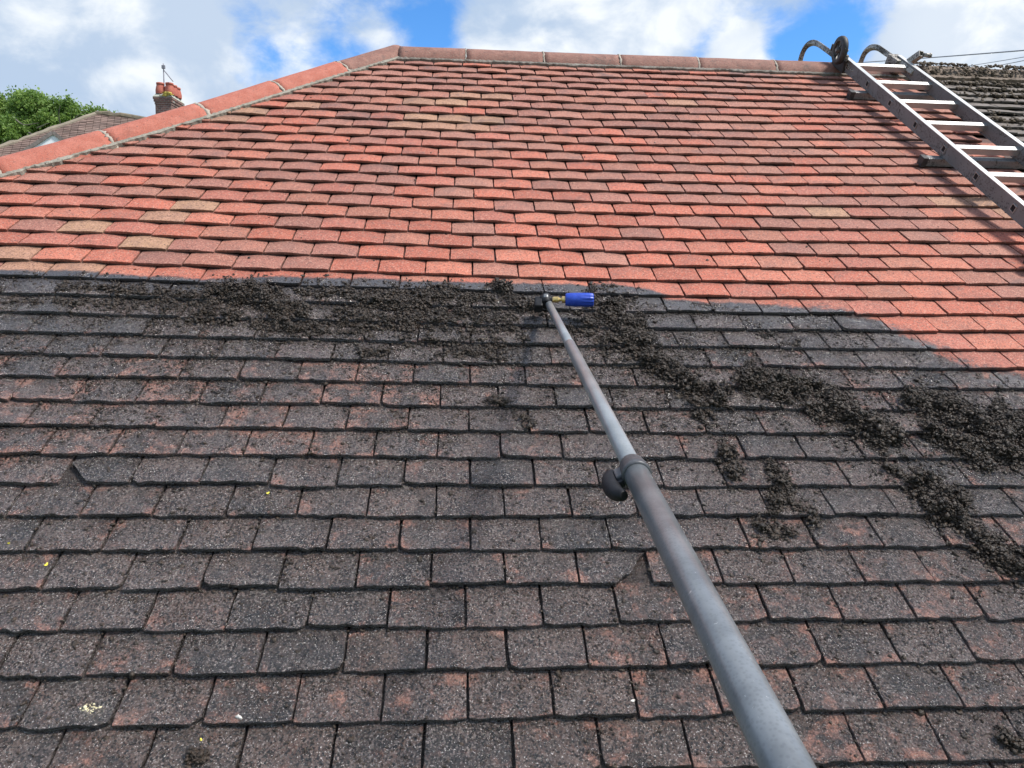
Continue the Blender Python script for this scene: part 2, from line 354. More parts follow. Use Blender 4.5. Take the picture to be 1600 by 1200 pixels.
M_POT = simple('terracotta', (.40, .10, .07), (.48, .15, .10), 9, .8)
M_LICHEN = simple('yellow_lichen', (.50, .38, .06), (.62, .52, .15), 30, .95)
M_CEMENT = simple('pale_cement', (.36, .36, .30), (.50, .50, .42), 8, .9)
M_STEEL = simple('galvanised_steel', (.35, .36, .37), (.5, .5, .5), 20, .45, metal=.7)
M_GRASS = simple('lawn', (.05, .09, .025), (.09, .13, .04), 2, .95, bscale=30, bstr=.6, bdist=.03)
M_BARK = simple('bark', (.12, .10, .08), (.20, .17, .13), 14, .95)
M_WIRE = simple('grey_cable', (.20, .19, .22), (.26, .25, .28), 5, .6)
M_GUTTER = simple('black_gutter_plastic', (.02, .02, .02), (.04, .04, .04), 10, .4)

def old_roof_mat():
    m, t, b = mat('old_brown_tiles', (.1, .08, .07), .95); v = objc(t)
    big = nz(t, v, 2.2, 6, .7, .5)
    c = mix(t, ramp(t, big, .35, .65), (.16, .105, .085), (.25, .17, .14)); r = attr(t, 'rnd')
    c = mix(t, mth(t, 'MULTIPLY', r, .75), c, (.09, .062, .052))
    c = mix(t, ramp(t, nz(t, v, 9, 5, .7), .60, .70), c, (.14, .13, .08))
    t.links.new(c, b.inputs['Base Color']); bump(t, b, nz(t, v, 40, 4, .6), .4, .01); return m
M_OLDROOF = old_roof_mat()

# ------------------------------------------------------------------ the setting
g = MB(); g.add([(-300, -300, 0), (300, -300, 0), (300, 300, 0), (-300, 300, 0)], [(0, 1, 2, 3)])
tag(g.build('ground', M_GRASS), kind='structure')

# ------------------------------------------------------------------ the roof being cleaned
TW, GAUGE, TH, TLEN = .1675, .1, .0110, .21
VR = 4.02                                       # where the two slopes meet
HA, HB = np.array([-1.837, 2.228]), np.array([-.385, 3.863])
HD = (HB-HA)/np.linalg.norm(HB-HA); HO = np.array([-HD[1], HD[0]])
_ph = np.interp(np.arange(-6, 42), [-6, 0, 2, 4, 8, 16, 28, 35, 41], [.12, .11, .08, .15, .13, .21, .33, -.07, -.05])
BND = np.array([at(*p) for p in [(0, 419), (150, 424), (300, 433), (450, 430), (600, 434), (750, 438), (900, 441), (960, 442), (1010, 450), (1040, 462), (1130, 470), (1200, 474), (1300, 480),
                                 (1360, 492), (1420, 520), (1480, 552), (1530, 572), (1600, 592)]])
def vbound(u): return np.interp(u, BND[:, 0], BND[:, 1])
TANS = [at(*p) for p in [(325, 320), (233, 333), (268, 336), (150, 352), (240, 379), (20, 394), (25, 411), (125, 413), (730, 146), (780, 147), (655, 156), (703, 157), (665, 180), (715, 182),
                         (760, 181), (620, 191), (675, 192), (730, 193), (490, 161), (450, 163), (385, 173), (340, 176), (1060, 160), (1500, 305), (1570, 322), (1290, 330)]]
REDS = [at(*p) for p in [(470, 180), (530, 226), (585, 232), (640, 228), (700, 222), (865, 205), (930, 252), (1020, 300)]]
CHIPS = {}                                      # (row, tile centre u) -> cut corners
_chips = [(at(108, 750), 'L', .062, .072), (at(968, 900), 'R', .070, .088), (at(302, 1124), 'R', .014, .016), (at(1300, 866), 'L', .02, .012)]
pal_red = [(.43, .128, .078), (.40, .115, .070), (.44, .148, .092), (.38, .125, .085)]
pal_mix = [(.335, .138, .095), (.31, .130, .095), (.36, .142, .092), (.285, .120, .088), (.345, .155, .110)]
pal_tan = [(.39, .235, .14), (.345, .195, .122)]
def tiles(rows, umin, umax, old, rngl, nu=8, nvv=6):
    VV = []; FF = []; A = {k: [] for k in ('dirt', 'rnd', 'corner', 'edge', 'patchy', 'stain', 'wiggle', 'old')}; T = []; base = 0
    us = np.linspace(0, 1, nu+1); vs = np.r_[np.linspace(0, .100, nvv), .106, TLEN]
    nv = len(vs)-1
    gu, gv = np.meshgrid(us, vs)                # rows of v
    G = (nu+1)*(nv+1)
    idx = np.arange(G).reshape(nv+1, nu+1)
    topf = [(idx[j, i], idx[j, i+1], idx[j+1, i+1], idx[j+1, i]) for j in range(nv) for i in range(nu)]
    per = [idx[j, 0] for j in range(nv, -1, -1)]+[idx[0, i] for i in range(1, nu+1)]+[idx[j, nu] for j in range(1, nv+1)]
    P = len(per)
    skirt = [(G+P+k, G+P+k+1, G+k+1, G+k) for k in range(P-1)]
    bead = []
    wsum = 0
    for r in rows:
        phase = (_ph[r+6]+.5*(abs(r) % 2)) % 1
        k0 = int(math.floor((umin/TW)-phase))-1; k1 = int(math.ceil(umax/TW))+2
        for k in range(k0, k1):
            uc = (k+phase+.5)*TW; v0 = r*GAUGE
            if uc < umin or uc > umax: continue
            o = (uc-HA[0])*HO[0]+(v0+.05-HA[1])*HO[1]
            if not old and o > .16: continue
            gap = rngl.uniform(.0045, .0085); w = TW-gap
            dv = rngl.normal(0, .0022)*(1.6 if old else 1); rot = rngl.normal(0, .0085)*(2.2 if old else 1)
            lift = abs(rngl.normal(0, .0019))*(3 if old else 1); roll = rngl.normal(0, .0008)*(3 if old else 1)
            cs_ = (1 if v0 > vbound(uc)-.05 else .45)*float(np.interp(uc, [.5, 1.3], [1, .35])); camb = rngl.uniform(.0030, .0055)*cs_; bow = camb*rngl.uniform(.3, 1.0)
            x = (gu-.5)*w; y = gv.copy()
            y = y - bow*(1-(2*gu-1)**2)*np.clip(1-gv/.11, 0, 1)
            near = v0 < 1.2
            jag = rngl.normal(0, .0016 if near else .0008, nu+1); y[0] += jag
            x[:, 0] += rngl.normal(0, .0007, nv+1); x[:, -1] += rngl.normal(0, .0007, nv+1)
            if rngl.random() < (.30 if near else .12):
                s = 0 if rngl.random() < .5 else -1; c = rngl.uniform(.003, .008); y[0, s] += c; x[0, s] += c*(.5 if s == 0 else -.5)
            for (cp, side, cw, chh) in _chips:
                rr = math.floor((cp[1]+.001)/GAUGE); 
                if rr != r: continue
                if abs(uc-cp[0]) > TW/2: continue
                if (side == 'R') != (cp[0] > uc): continue
                dd = (w/2-x) if side == 'R' else (w/2+x)
                lim = chh*np.clip(1-dd/cw+rngl.normal(0, .05, dd.shape)*(dd < cw*.9), 0, 1)
                y = np.maximum(y, lim)
            z = -TH*1.045*(gv/GAUGE)+lift*np.clip(1-gv/.1, -1, 1)+roll*(2*gu-1)+camb*(.35-(2*gu-1)**2)
            z += rngl.normal(0, .0004, z.shape)
            U = uc+x-rot*(y-.05); V = v0+y+dv+rot*x
            top = np.stack([U, V, z], -1).reshape(-1, 3)
            pt = top[per].copy(); pb = top[per].copy()
            pt[:, 2] -= .0022; pb[:, 2] -= TH
            cen = np.array([uc, v0+.05, 0]); pt[:, :2] += (pt[:, :2]-cen[:2])*np.array([.008, .012])
            ring0 = pt; ring1 = pb; ring1[:, :2] = pt[:, :2]
            VV += [top, ring0, ring1]
            FF += [tuple(int(i)+base for i in f) for f in topf]
            FF += [(base+G+k2, base+G+k2+1, base+int(per[k2+1]), base+int(per[k2])) for k2 in range(P-1)]
            FF += [tuple(int(i)+base for i in f) for f in skirt]
            n = G+2*P; base += n
            c = np.array([uc, v0+.05])
            if any(np.abs((c-q)/np.array([TW*.52, .055])).max() < 1 for q in TANS): t_ = pal_tan[rngl.integers(2)]
            else:
                pr = float(np.interp(v0, [1.2, 1.9, 2.4, 3.0, 3.9], [.78, .62, .36, .22, .10]))
                pr += .12*math.sin(uc*2.3+v0*3.1)
                t_ = pal_red[rngl.integers(4)] if rngl.random() < pr or any(np.abs((c-q)/np.array([TW*.52, .055])).max() < 1 for q in REDS) else pal_mix[rngl.integers(5)]
            t_ = np.array(t_)*rngl.uniform(.84, 1.10)*np.array([1, .94, .93])
            T.append(np.tile(np.r_[t_, 1], (n, 1)))
            allp = np.concatenate([top, ring0, ring1])
            A['dirt'].append(vbound(allp[:, 0])-allp[:, 1]+rngl.normal(0, float(np.interp(uc, [.8, 1.3, 2.4], [.004, .016, .030]))) if not old else np.full(n, -1.))
            A['rnd'].append(np.full(n, rngl.random()))
            cc = np.maximum(0, 1-np.hypot((w/2-np.abs(allp[:, 0]-uc))/.05, np.minimum(np.abs(allp[:, 1]-v0), np.abs(allp[:, 1]-v0-.1))/.05))
            A['corner'].append(cc)
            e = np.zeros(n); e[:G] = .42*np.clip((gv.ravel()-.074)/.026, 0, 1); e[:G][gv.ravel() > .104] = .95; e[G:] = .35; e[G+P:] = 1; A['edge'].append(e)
            px = float(np.interp(v0, [-.4, .5, .8, 1.0, 1.3, 1.45], [.75, .55, .7, .75, .25, .0]))
            if uc < 0 and .7 < v0 < 1.05: px += .45
            if uc < -.1 and v0 < .35: px += .1
            if uc > .35 and v0 < .5: px += .35
            if rngl.random() < .5: px -= .5
            A['patchy'].append(np.full(n, px))
            st = float(np.interp(v0, [2, 3, 3.8], [.35, .7, 1.0])); st = max(st, float(np.interp(uc, [1.7, 2.4], [0, 1.2])))
            A['stain'].append(np.full(n, st))
            A['wiggle'].append(np.full(n, float(np.interp(uc, [.9, 1.15, 1.5, 2.2], [.09, .25, .5, .9]))))
            A['old'].append(np.full(n, 1.0 if old else 0.0))
    V = WS(np.concatenate(VV))
    return V, FF, [('tint', 'FLOAT_COLOR', np.concatenate(T))]+[(k, 'FLOAT', np.concatenate(v)) for k, v in A.items()]

house = empty('semi_detached_house', (0.5, 3.3, 0), 'house with the big hipped red clay tile roof filling the view, half scrubbed clean', 'house')
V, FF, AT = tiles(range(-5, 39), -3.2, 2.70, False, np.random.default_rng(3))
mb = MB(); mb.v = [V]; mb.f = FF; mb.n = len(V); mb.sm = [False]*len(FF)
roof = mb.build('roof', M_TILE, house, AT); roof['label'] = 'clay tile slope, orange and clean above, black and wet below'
bm = bmesh.new(); bm.from_mesh(roof.data)       # cut the courses along the hip
cut0 = W(np.array([HA[0]+HO[0]*.085, HA[1]+HO[1]*.085, 0])); cn = Wd(np.array([HO[0], HO[1], 0]))
bmesh.ops.bisect_plane(bm, geom=bm.verts[:]+bm.edges[:]+bm.faces[:], plane_co=Vector(cut0), plane_no=Vector(cn), clear_outer=True)
bm.to_mesh(roof.data); bm.free()

# felt under the tiles, rear slope and hip end
def sheet(pts, name, m, parent, thick=.02):
    mb = MB(); P = np.array(pts, float); a = P; nn = np.cross(P[1]-P[0], P[2]-P[0]); nn /= np.linalg.norm(nn); k = len(P)
    b = P-nn*thick; mb.add(np.r_[a, b], [tuple(range(k)), tuple(range(2*k-1, k-1, -1))]+[(i, i+k, (i+1) % k+k, (i+1) % k) for i in range(k)])
    return mb.build(name, m, parent)
hipc = lambda s, off=.1, n=0: np.array([*(HA+HD*s+HO*off), n])
sA = (-.50-HA[1]-HO[1]*.1)/HD[1]; sB = (VR-HA[1]-HO[1]*.1)/HD[1]
hb, ht = hipc(sA), hipc(sB)
deck = sheet(W(np.array([(hb[0], hb[1], -.045), (2.70, -.50, -.045), (2.70, VR-.03, -.045), (ht[0], VR-.03, -.045)])), 'roof_deck', M_DECK, house)
UR = 2.72
rear = lambda u, d, off=0: np.array([u, W(np.array([0, VR, 0]))[1]+d*CP, W(np.array([0, VR, 0]))[2]-d*SP-off])
apex = rear(ht[0], 0)
eh = W(np.array([hb[0], -.5, 0])); leftc = np.array([eh[0]-.0, 2*apex[1]-eh[1], eh[2]])
sheet([rear(UR, 0, .06), rear(UR, 4.5, .06), leftc-np.array([0, 0, .06]), apex-np.array([0, 0, .06])], 'rear_slope', M_OLDROOF, house, -.03)
sheet([apex-np.array([0, 0, .06]), leftc-np.array([0, 0, .06]), eh-np.array([0, 0, .06])], 'hip_slope', M_OLDROOF, house, -.03)

# half-round ridge and hip tiles
def half_round(c0, axis, length, side, upd, r, name, m, parent, tilt=0, seedv=0, spread=95):
    L = 14; K = 20; mb = MB(); V = []; rs = np.random.default_rng(seedv)
    for shell, rr in ((0, r), (1, r-.014)):
        for i in range(L+1):
            s = length*i/L
            for j in range(K+1):
                th = math.radians(-spread+2*spread*j/K)
                e = .0012*rs.normal() if shell == 0 else 0
                nb = .0015*noise.noise(Vector((s*9+seedv*5, th*3, shell)))
                rad = rr+nb+tilt*(i/L)
                p = c0+axis*(s+(.0015*rs.normal() if i in (0, L) else 0))+side*math.sin(th)*rad+upd*math.cos(th)*rad
                V.append(p)
    n1 = (L+1)*(K+1); q = lambda sh, i, j: sh*n1+i*(K+1)+j
    f = []
    for i in range(L):
        for j in range(K): f += [(q(0, i, j), q(0, i, j+1), q(0, i+1, j+1), q(0, i+1, j)), (q(1, i, j), q(1, i+1, j), q(1, i+1, j+1), q(1, i, j+1))]
    for j in range(K): f += [(q(0, 0, j), q(1, 0, j), q(1, 0, j+1), q(0, 0, j+1)), (q(0, L, j), q(0, L, j+1), q(1, L, j+1), q(1, L, j))]
    for i in range(L): f += [(q(0, i, 0), q(0, i+1, 0), q(1, i+1, 0), q(1, i, 0)), (q(0, i, K), q(1, i, K), q(1, i+1, K), q(0, i+1, K))]
    mb.add(V, f, True); o = mb.build(name, m, parent); return o
down = np.array([0, -SP, -CP])                  # straight down, in roof coordinates
RC = np.array([0, VR, 0])+.10*down              # centre line of the ridge tiles
def sagW(p): return WS(p)
sg = lambda u, v: float(sag(u, v))
joints = [-.385, .008, .470, .930, 1.405, 1.885, 2.345, 2.80]
ridge_len = []
for i in range(len(joints)-1):
    a, b = joints[i]+.005, joints[i+1]-.005
    c = np.array([a, RC[1], RC[2]+sg(a, 3.9)+rng.normal(0, .0012)]); d = np.array([b, RC[1], RC[2]+sg(b, 3.9)+rng.normal(0, .0012)])
    A3, B3 = W(c), W(d); ax = (B3-A3); Ln = np.linalg.norm(ax); ax /= Ln
    half_round(A3, ax, Ln, np.array([0, -1., 0]), np.array([0, 0, 1.]), .121, 'ridge_tile', M_RIDGE if i else M_RIDGE, roof, 0, 20+i, 100)
# mortar joints as thin rings
def ring(c, axis, w, side, upd, r, name, parent, m, seedv=0, spread=100):
    K = 40; mb = MB(); rs = np.random.default_rng(seedv); V = []
    for rr, e in ((r, -1), (r+.004, -1), (r+.004, 1), (r, 1)):
        for j in range(K+1):
            th = math.radians(-spread+2*spread*j/K)
            q = rr-.006*(e == 0)+rs.normal(0, .0016); ww = w*(1+.55*rs.normal())*.5
            V.append(c+axis*e*abs(ww)+side*math.sin(th)*q+upd*math.cos(th)*q)
    f = []
    for a in range(3):
        for j in range(K): f.append((a*(K+1)+j, a*(K+1)+j+1, (a+1)*(K+1)+j+1, (a+1)*(K+1)+j))
    mb.add(V, f, True); return mb.build(name, m, parent)
for i, a in enumerate(joints[1:-1]):
    c = W(np.array([a, RC[1], RC[2]+sg(a, 3.9)]))
    ring(c, np.array([1., 0, 0]), .009 if i != 0 else .005, np.array([0, -1., 0]), np.array([0, 0, 1.]), .1185, 'mortar_joint', roof, M_JOINT, 60+i)
hj = [at(*p) for p in [(10, 280), (183, 228), (326, 181), (447, 146), (547, 113), (622, 96)]]
sj = [float((p-HA)@HD) for p in hj]; sj = [sj[0]-.94, sj[0]-.47]+sj[:5]+[1.0*float((np.array([-.44, 0])-np.array([HA[0]+HO[0]*.1, 0]))[0]/HD[0])]
sj[-1] = (-.385-(HA[0]+HO[0]*.10))/HD[0]
hup = np.cross(Wd(np.array([HD[0], HD[1], 0])), np.array([0, 0, 1.0])); hup /= np.linalg.norm(hup)     # horizontal across the hip
hax0 = Wd(np.array([HD[0], HD[1], 0])); hz = np.cross(hup, hax0); hz *= np.sign(hz[2])
nrm = Wd(np.array([0, 0, 1.]))
for i in range(len(sj)-1):
    a, b = sj[i]+.006, sj[i+1]-.006
    pa, pb = hipc(a, .10, -.086), hipc(b, .10, -.086); pa[2] += sg(pa[0], pa[1]); pb[2] += sg(pb[0], pb[1])
    A3, B3 = W(pa), W(pb); ax = B3-A3; Ln = np.linalg.norm(ax); ax /= Ln
    side = Wd(np.array([HO[0], HO[1], 0]))
    half_round(A3, ax, Ln, side, nrm, .119, 'hip_tile', M_HIP if i < len(sj)-2 else M_RIDGE, roof, .003, 40+i, 112)
    if i: 
        pc = hipc(sj[i], .10, -.086); pc[2] += sg(pc[0], pc[1])
        ring(W(pc), ax, .014, side, nrm, .1185, 'mortar_joint', roof, M_JOINT, 80+i, 105)
# ragged mortar bedding between the tile courses and the ridge / hip tiles
def bedding(fn, length, name, parent, m, wmean, seedv, step=.006):
    K = int(length/step); rs = np.random.default_rng(seedv); mb = MB(); V = []; w = 0
    for i in range(K+1):
        s = length*i/K
        n_ = noise.fractal(Vector((s*9, seedv, 0)), 1.0, 2.0, 4)+.5*noise.noise(Vector((s*45, seedv, 3)))
        w = max(.004, wmean*(1+.75*n_)); h = .012+.006*noise.noise(Vector((s*22, seedv, 7)))
        q_ = .004*noise.noise(Vector((s*60, seedv, 11)))
        for (a, z) in ((-.022, .004), (-.003, .007+q_), (w*.55, .006+q_+.25*h), (w, h*.4), (w+.001, -.014)):
            V.append(fn(s, a, z))
    f = [(i*5+j, i*5+j+1, (i+1)*5+j+1, (i+1)*5+j) for i in range(K) for j in range(4)]
    mb.add(WS(np.array(V)), f, False); return mb.build(name, m, parent)
bedding(lambda s, a, z: (-.40+s, 3.885-a, z), 3.15, 'mortar_bedding', roof, M_MORTAR, .020, 5)
bedding(lambda s, a, z: (*(HA+HD*(s-.95)+HO*(.022-a)), z), 3.20, 'mortar_bedding', roof, M_MORTAR2, .017, 9)

# short course of odd tiles just under the ridge, left of the ladder
# walls, fascia and gutter of the house (below the picture)
ev = W(np.array([0, -.48, -.05]))
mb = MB(); y0 = ev[1]+.35; y1 = 2*apex[1]-ev[1]-.35; x0 = hb[0]+.4
mb.box(((x0+2.72)/2, (y0+y1)/2, ev[2]/2-.02), ((2.72-x0)/2, (y1-y0)/2, ev[2]/2-.05)); mb.build('wall', M_RENDER, house)
mb = MB(); mb.box(((hb[0]+2.7)/2, ev[1]+.02, ev[2]-.09), ((2.7-hb[0])/2, .012, .09)); mb.build('fascia', M_WHITE, house)
mb = MB(); K = 9
V = [(x, ev[1]-.055+.055*math.cos(math.radians(180+180*j/(K-1))), ev[2]-.03+.055*math.sin(math.radians(180+180*j/(K-1)))) for x in (hb[0]-.05, 2.7) for j in range(K)]
mb.add(V, [(j, j+1, K+j+1, K+j) for j in range(K-1)], True); go = mb.build('gutter', M_GUTTER, house)
so_ = go.modifiers.new('s', 'SOLIDIFY'); so_.thickness = .004

# ------------------------------------------------------------------ the attached house beyond the ladder
nb = empty('semi_detached_house', (4.6, 3.3, 0), 'attached house with grey mossy unwashed roof, seen only to the right of the ladder', 'house')
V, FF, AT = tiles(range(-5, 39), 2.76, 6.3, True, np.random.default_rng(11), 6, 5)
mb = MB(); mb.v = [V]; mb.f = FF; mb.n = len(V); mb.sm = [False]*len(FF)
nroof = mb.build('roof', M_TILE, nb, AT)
sheet(W(np.array([(2.705, -.5, -.045), (6.4, -.5, -.045), (6.4, VR-.03, -.045), (2.705, VR-.03, -.045)])), 'roof_deck', M_DECK, nb)
sheet([rear(2.725, 0, .06), rear(2.725, 4.5, .06), rear(6.4, 4.5, .06), rear(6.4, 0, .06)], 'rear_slope', M_OLDROOF, nb, .03)
jn = [2.81, 3.26, 3.71, 4.16, 4.61, 5.06, 5.51, 5.96, 6.4]
for i in range(len(jn)-1):
    A3 = W(np.array([jn[i]+.004, RC[1], RC[2]+.02+rng.normal(0, .004)])); B3 = W(np.array([jn[i+1]-.004, RC[1], RC[2]+.02+rng.normal(0, .004)]))
    ax = B3-A3; Ln = np.linalg.norm(ax)
    half_round(A3, ax/Ln, Ln, np.array([0, -1., 0]), np.array([0, 0, 1.]), .121, 'ridge_tile', M_RIDGE2, nroof, 0, 100+i, 100)
bedding(lambda s, a, z: (2.75+s, 3.885-a, z+.01), 3.6, 'mortar_bedding', nroof, M_RIDGE2, .030, 15)
mb = MB(); mb.box(((2.73+6.3)/2, (y0+y1)/2, ev[2]/2-.02), ((6.3-2.73)/2, (y1-y0)/2, ev[2]/2-.05)); mb.build('wall', M_RENDER, nb)

# ------------------------------------------------------------------ washed-down moss and muck
ico = bmesh.new(); bmesh.ops.create_icosphere(ico, subdivisions=1, radius=1.0)
IV = np.array([q.co[:] for q in ico.verts]); IF = np.array([[q.index for q in f.verts] for f in ico.faces]); ico.free()
ico = bmesh.new(); bmesh.ops.create_icosphere(ico, subdivisions=2, radius=1.0)
IV2 = np.array([q.co[:] for q in ico.verts]); IF2 = np.array([[q.index for q in f.verts] for f in ico.faces]); ico.free()
def _unused(): pass
def tileh(v):                                   # height of the tile tops over the plane
    f = (v/GAUGE) % 1.0; return -TH*f
def lumps(P, R, rs, hi=False, flat=.75):
    iv, iff = (IV2, IF2) if hi else (IV, IF)
    n = len(P); k = len(iv)
    sc = R[:, None, None]*rs.uniform(.55, 1.35, (n, 1, 3)); sc[..., 2] *= flat
    v = iv[None]*sc*(1+rs.normal(0, .32, (n, k, 1)))
    a = rs.uniform(0, 6.28, n); c, s_ = np.cos(a), np.sin(a)
    b = rs.uniform(-.6, .6, n); cb, sb = np.cos(b), np.sin(b)
    x = v[..., 0]*c[:, None]-v[..., 1]*s_[:, None]; y = v[..., 0]*s_[:, None]+v[..., 1]*c[:, None]; z = v[..., 2]
    y, z = y*cb[:, None]-z*sb[:, None], y*sb[:, None]+z*cb[:, None]
    v = np.stack([x, y, z], -1)+P[:, None, :]
    f = iff[None]+(np.arange(n)*k)[:, None, None]
    return v.reshape(-1, 3), f.reshape(-1, 3)
def fastmesh(name, V, Fc, m, smooth=False):
    me = bpy.data.meshes.new(name); me.vertices.add(len(V)); me.vertices.foreach_set('co', V.ravel())
    me.loops.add(Fc.size); me.loops.foreach_set('vertex_index', Fc.ravel().astype(np.int32))
    me.polygons.add(len(Fc)); k = Fc.shape[1]
    me.polygons.foreach_set('loop_start', (np.arange(len(Fc))*k).astype(np.int32))
    me.update(calc_edges=True); me.materials.append(m)
    o = bpy.data.objects.new(name, me); COL.objects.link(o); return o
strokes = [  # photograph polyline, half width px, density, heap height
 ([(335, 455), (395, 462), (440, 478), (470, 490)], 17, 1.0, .020), ([(425, 490), (460, 508)], 16, .7, .018), ([(395, 450), (430, 455)], 12, .8, .018),
 ([(470, 452), (540, 458), (600, 462)], 12, .55, .010), ([(560, 470), (640, 478), (740, 487)], 13, .6, .010), ([(600, 462), (700, 458), (770, 462)], 12, .65, .010),
 ([(775, 447), (792, 450)], 10, 1.0, .018), ([(760, 466), (850, 476)], 14, .65, .010), ([(100, 448), (220, 458), (340, 466)], 12, .42, .007), ([(250, 482), (400, 500), (520, 512), (640, 505)], 15, .38, .007), ([(520, 490), (640, 500), (800, 505)], 14, .36, .007), ([(640, 535), (740, 540), (820, 528)], 12, .3, .006), ([(0, 466), (120, 472), (240, 482)], 8, .30, .005),
 ([(930, 470), (970, 490), (985, 515), (1010, 545)], 25, .8, .020), ([(900, 500), (950, 520), (990, 550)], 24, .35, .010), ([(1000, 545), (1040, 580), (1080, 600), (1125, 622)], 19, .8, .020),
 ([(1085, 635), (1110, 655)], 14, .5, .012),
 ([(1162, 590), (1200, 598), (1240, 608)], 20, 1.1, .026), ([(1240, 610), (1290, 622), (1330, 645)], 20, 1.2, .028), ([(1330, 650), (1370, 668), (1395, 690)], 22, 1.1, .026), ([(1270, 640), (1320, 660)], 14, .5, .012),
 ([(1425, 622), (1480, 640), (1530, 668), (1570, 692)], 19, 1.2, .028), ([(1560, 650), (1600, 690), (1660, 720)], 22, 1.1, .026), ([(1450, 672), (1500, 700), (1545, 725)], 12, .9, .018), ([(1500, 690), (1580, 712)], 12, .9, .018),
 ([(1425, 745), (1460, 772), (1500, 785)], 17, 1.0, .022), ([(1450, 790), (1500, 812), (1530, 845)], 15, .8, .018), ([(1535, 850), (1570, 872), (1600, 885)], 18, 1.0, .020), ([(1380, 730), (1430, 745)], 10, .4, .01),
 ([(1130, 705), (1150, 740)], 16, .7, .012), ([(1205, 730), (1225, 760), (1205, 800)], 13, .7, .014), ([(1180, 815), (1225, 835)], 14, .5, .010), ([(1230, 780), (1280, 815)], 12, .35, .008),
 ([(1190, 520), (1250, 540)], 12, .30, .006), ([(300, 1180), (318, 1184)], 9, .8, .010), ([(1570, 1155), (1592, 1165)], 10, .9, .014), ([(660, 560), (720, 550), (780, 560)], 10, .3, .006),
 ([(765, 625), (790, 628)], 9, .5, .008), ([(560, 548), (600, 552)], 10, .5, .008), ([(815, 655), (835, 662)], 8, .5, .01)]
rs = np.random.default_rng(21)
PP, RS = [], []
def area_scale(y): return (y+441)/881.0
for (pl, hw, den, hh) in strokes:
    pl = np.array(pl, float)
    for a, b in zip(pl[:-1], pl[1:]):
        L = np.linalg.norm(b-a); n = int(L*hw*2*den*.50/area_scale(a[1])**.3)
        for _ in range(n):
            halo = rs.random() < .20; t_ = rs.uniform(-.08, 1.08); w_ = rs.normal(0, 1.5 if halo else .55)
            q = a+(b-a)*t_+np.array([rs.normal(0, hw*.4), w_*hw*.85])
            cl = noise.noise(Vector((q[0]*.045, q[1]*.07, 3.3)))+.5*noise.noise(Vector((q[0]*.12, q[1]*.16, 7)))
            if not halo and cl < rs.uniform(-.42, .16)-.25*(den-.8): continue
            uv = at(q[0], q[1], .0)
            if vbound(uv[0])-uv[1] < -.02: continue
            k = math.exp(-w_*w_)*max(0.2, .6+cl)
            if halo: k = 0
            big_ = rs.random() < .36*den*(not halo)
            cr_ = rs.uniform(.005, .013) if big_ else rs.uniform(.002, .005)
            nb_ = int(rs.uniform(10, 22)) if big_ else int(rs.uniform(1, 6))
            z = rs.uniform(0, hh*k*1.35)
            off = rs.normal(0, .55, (nb_, 3))*cr_; off[:, 2] = np.abs(off[:, 2])*.9
            for o_ in off:
                PP.append((uv[0]+o_[0], uv[1]+o_[1], float(tileh(uv[1]))+z+o_[2])); RS.append(rs.uniform(.0009, .0038) if rs.random() < .92 else rs.uniform(.0038, .0075))
V1, F1 = lumps(np.array(PP), np.array(RS), rs)
# small crumbs everywhere on the uncleaned tiles
PP2, RS2 = [], []
for _ in range(150000):
    v_ = rs.uniform(-.25, 1.75); u_ = rs.uniform(-1.9, 2.75)
    if v_ > vbound(u_)-.015: continue
    if abs(u_) > 1.05+.8*(v_+.2): continue
    nn = noise.fractal(Vector((u_*3.2, v_*4.5, 1.7)), 1.0, 2.0, 4)
    wgt = .17+.45*max(0, nn)+(.45+1.3*max(0, nn+.25))*math.exp(-((v_-1.16)/.25)**2)*(1 if u_ < 1.0 else .35)
    if rs.random() > wgt: continue
    f_ = (v_/GAUGE) % 1.0
    if rs.random() < .18: v_ = math.floor(v_/GAUGE)*GAUGE-rs.uniform(.0, .006)      # caught against the tile tails
    PP2.append((u_, v_, float(tileh(v_))+.0010)); RS2.append(rs.uniform(.0010, .0030) if rs.random() < .86 else rs.uniform(.003, .0058))
V2, F2 = lumps(np.array(PP2), np.array(RS2), rs, flat=.6)
# few crumbs thrown on the clean tiles and on the hip
PP3, RS3 = [], []
for _ in range(260):
    u_, v_ = rs.uniform(-1.7, 2.6), rs.uniform(1.5, 3.8)
    if (np.array([u_, v_])-HA)@HO > -.03: continue
    PP3.append((u_, v_, float(tileh(v_))+.001)); RS3.append(rs.uniform(.0015, .0048))
V3, F3_ = lumps(np.array(PP3), np.array(RS3), rs, flat=.5)
muck = fastmesh('moss_debris', WS(np.concatenate([V1, V2, V3])), np.concatenate([F1, F2+len(V1), F3_+len(V1)+len(V2)]), M_MUCK)
tag(muck, 'dark wet moss and muck scraped loose and lying in heaps and crumbs on the unwashed tiles', 'moss debris', kind='stuff')

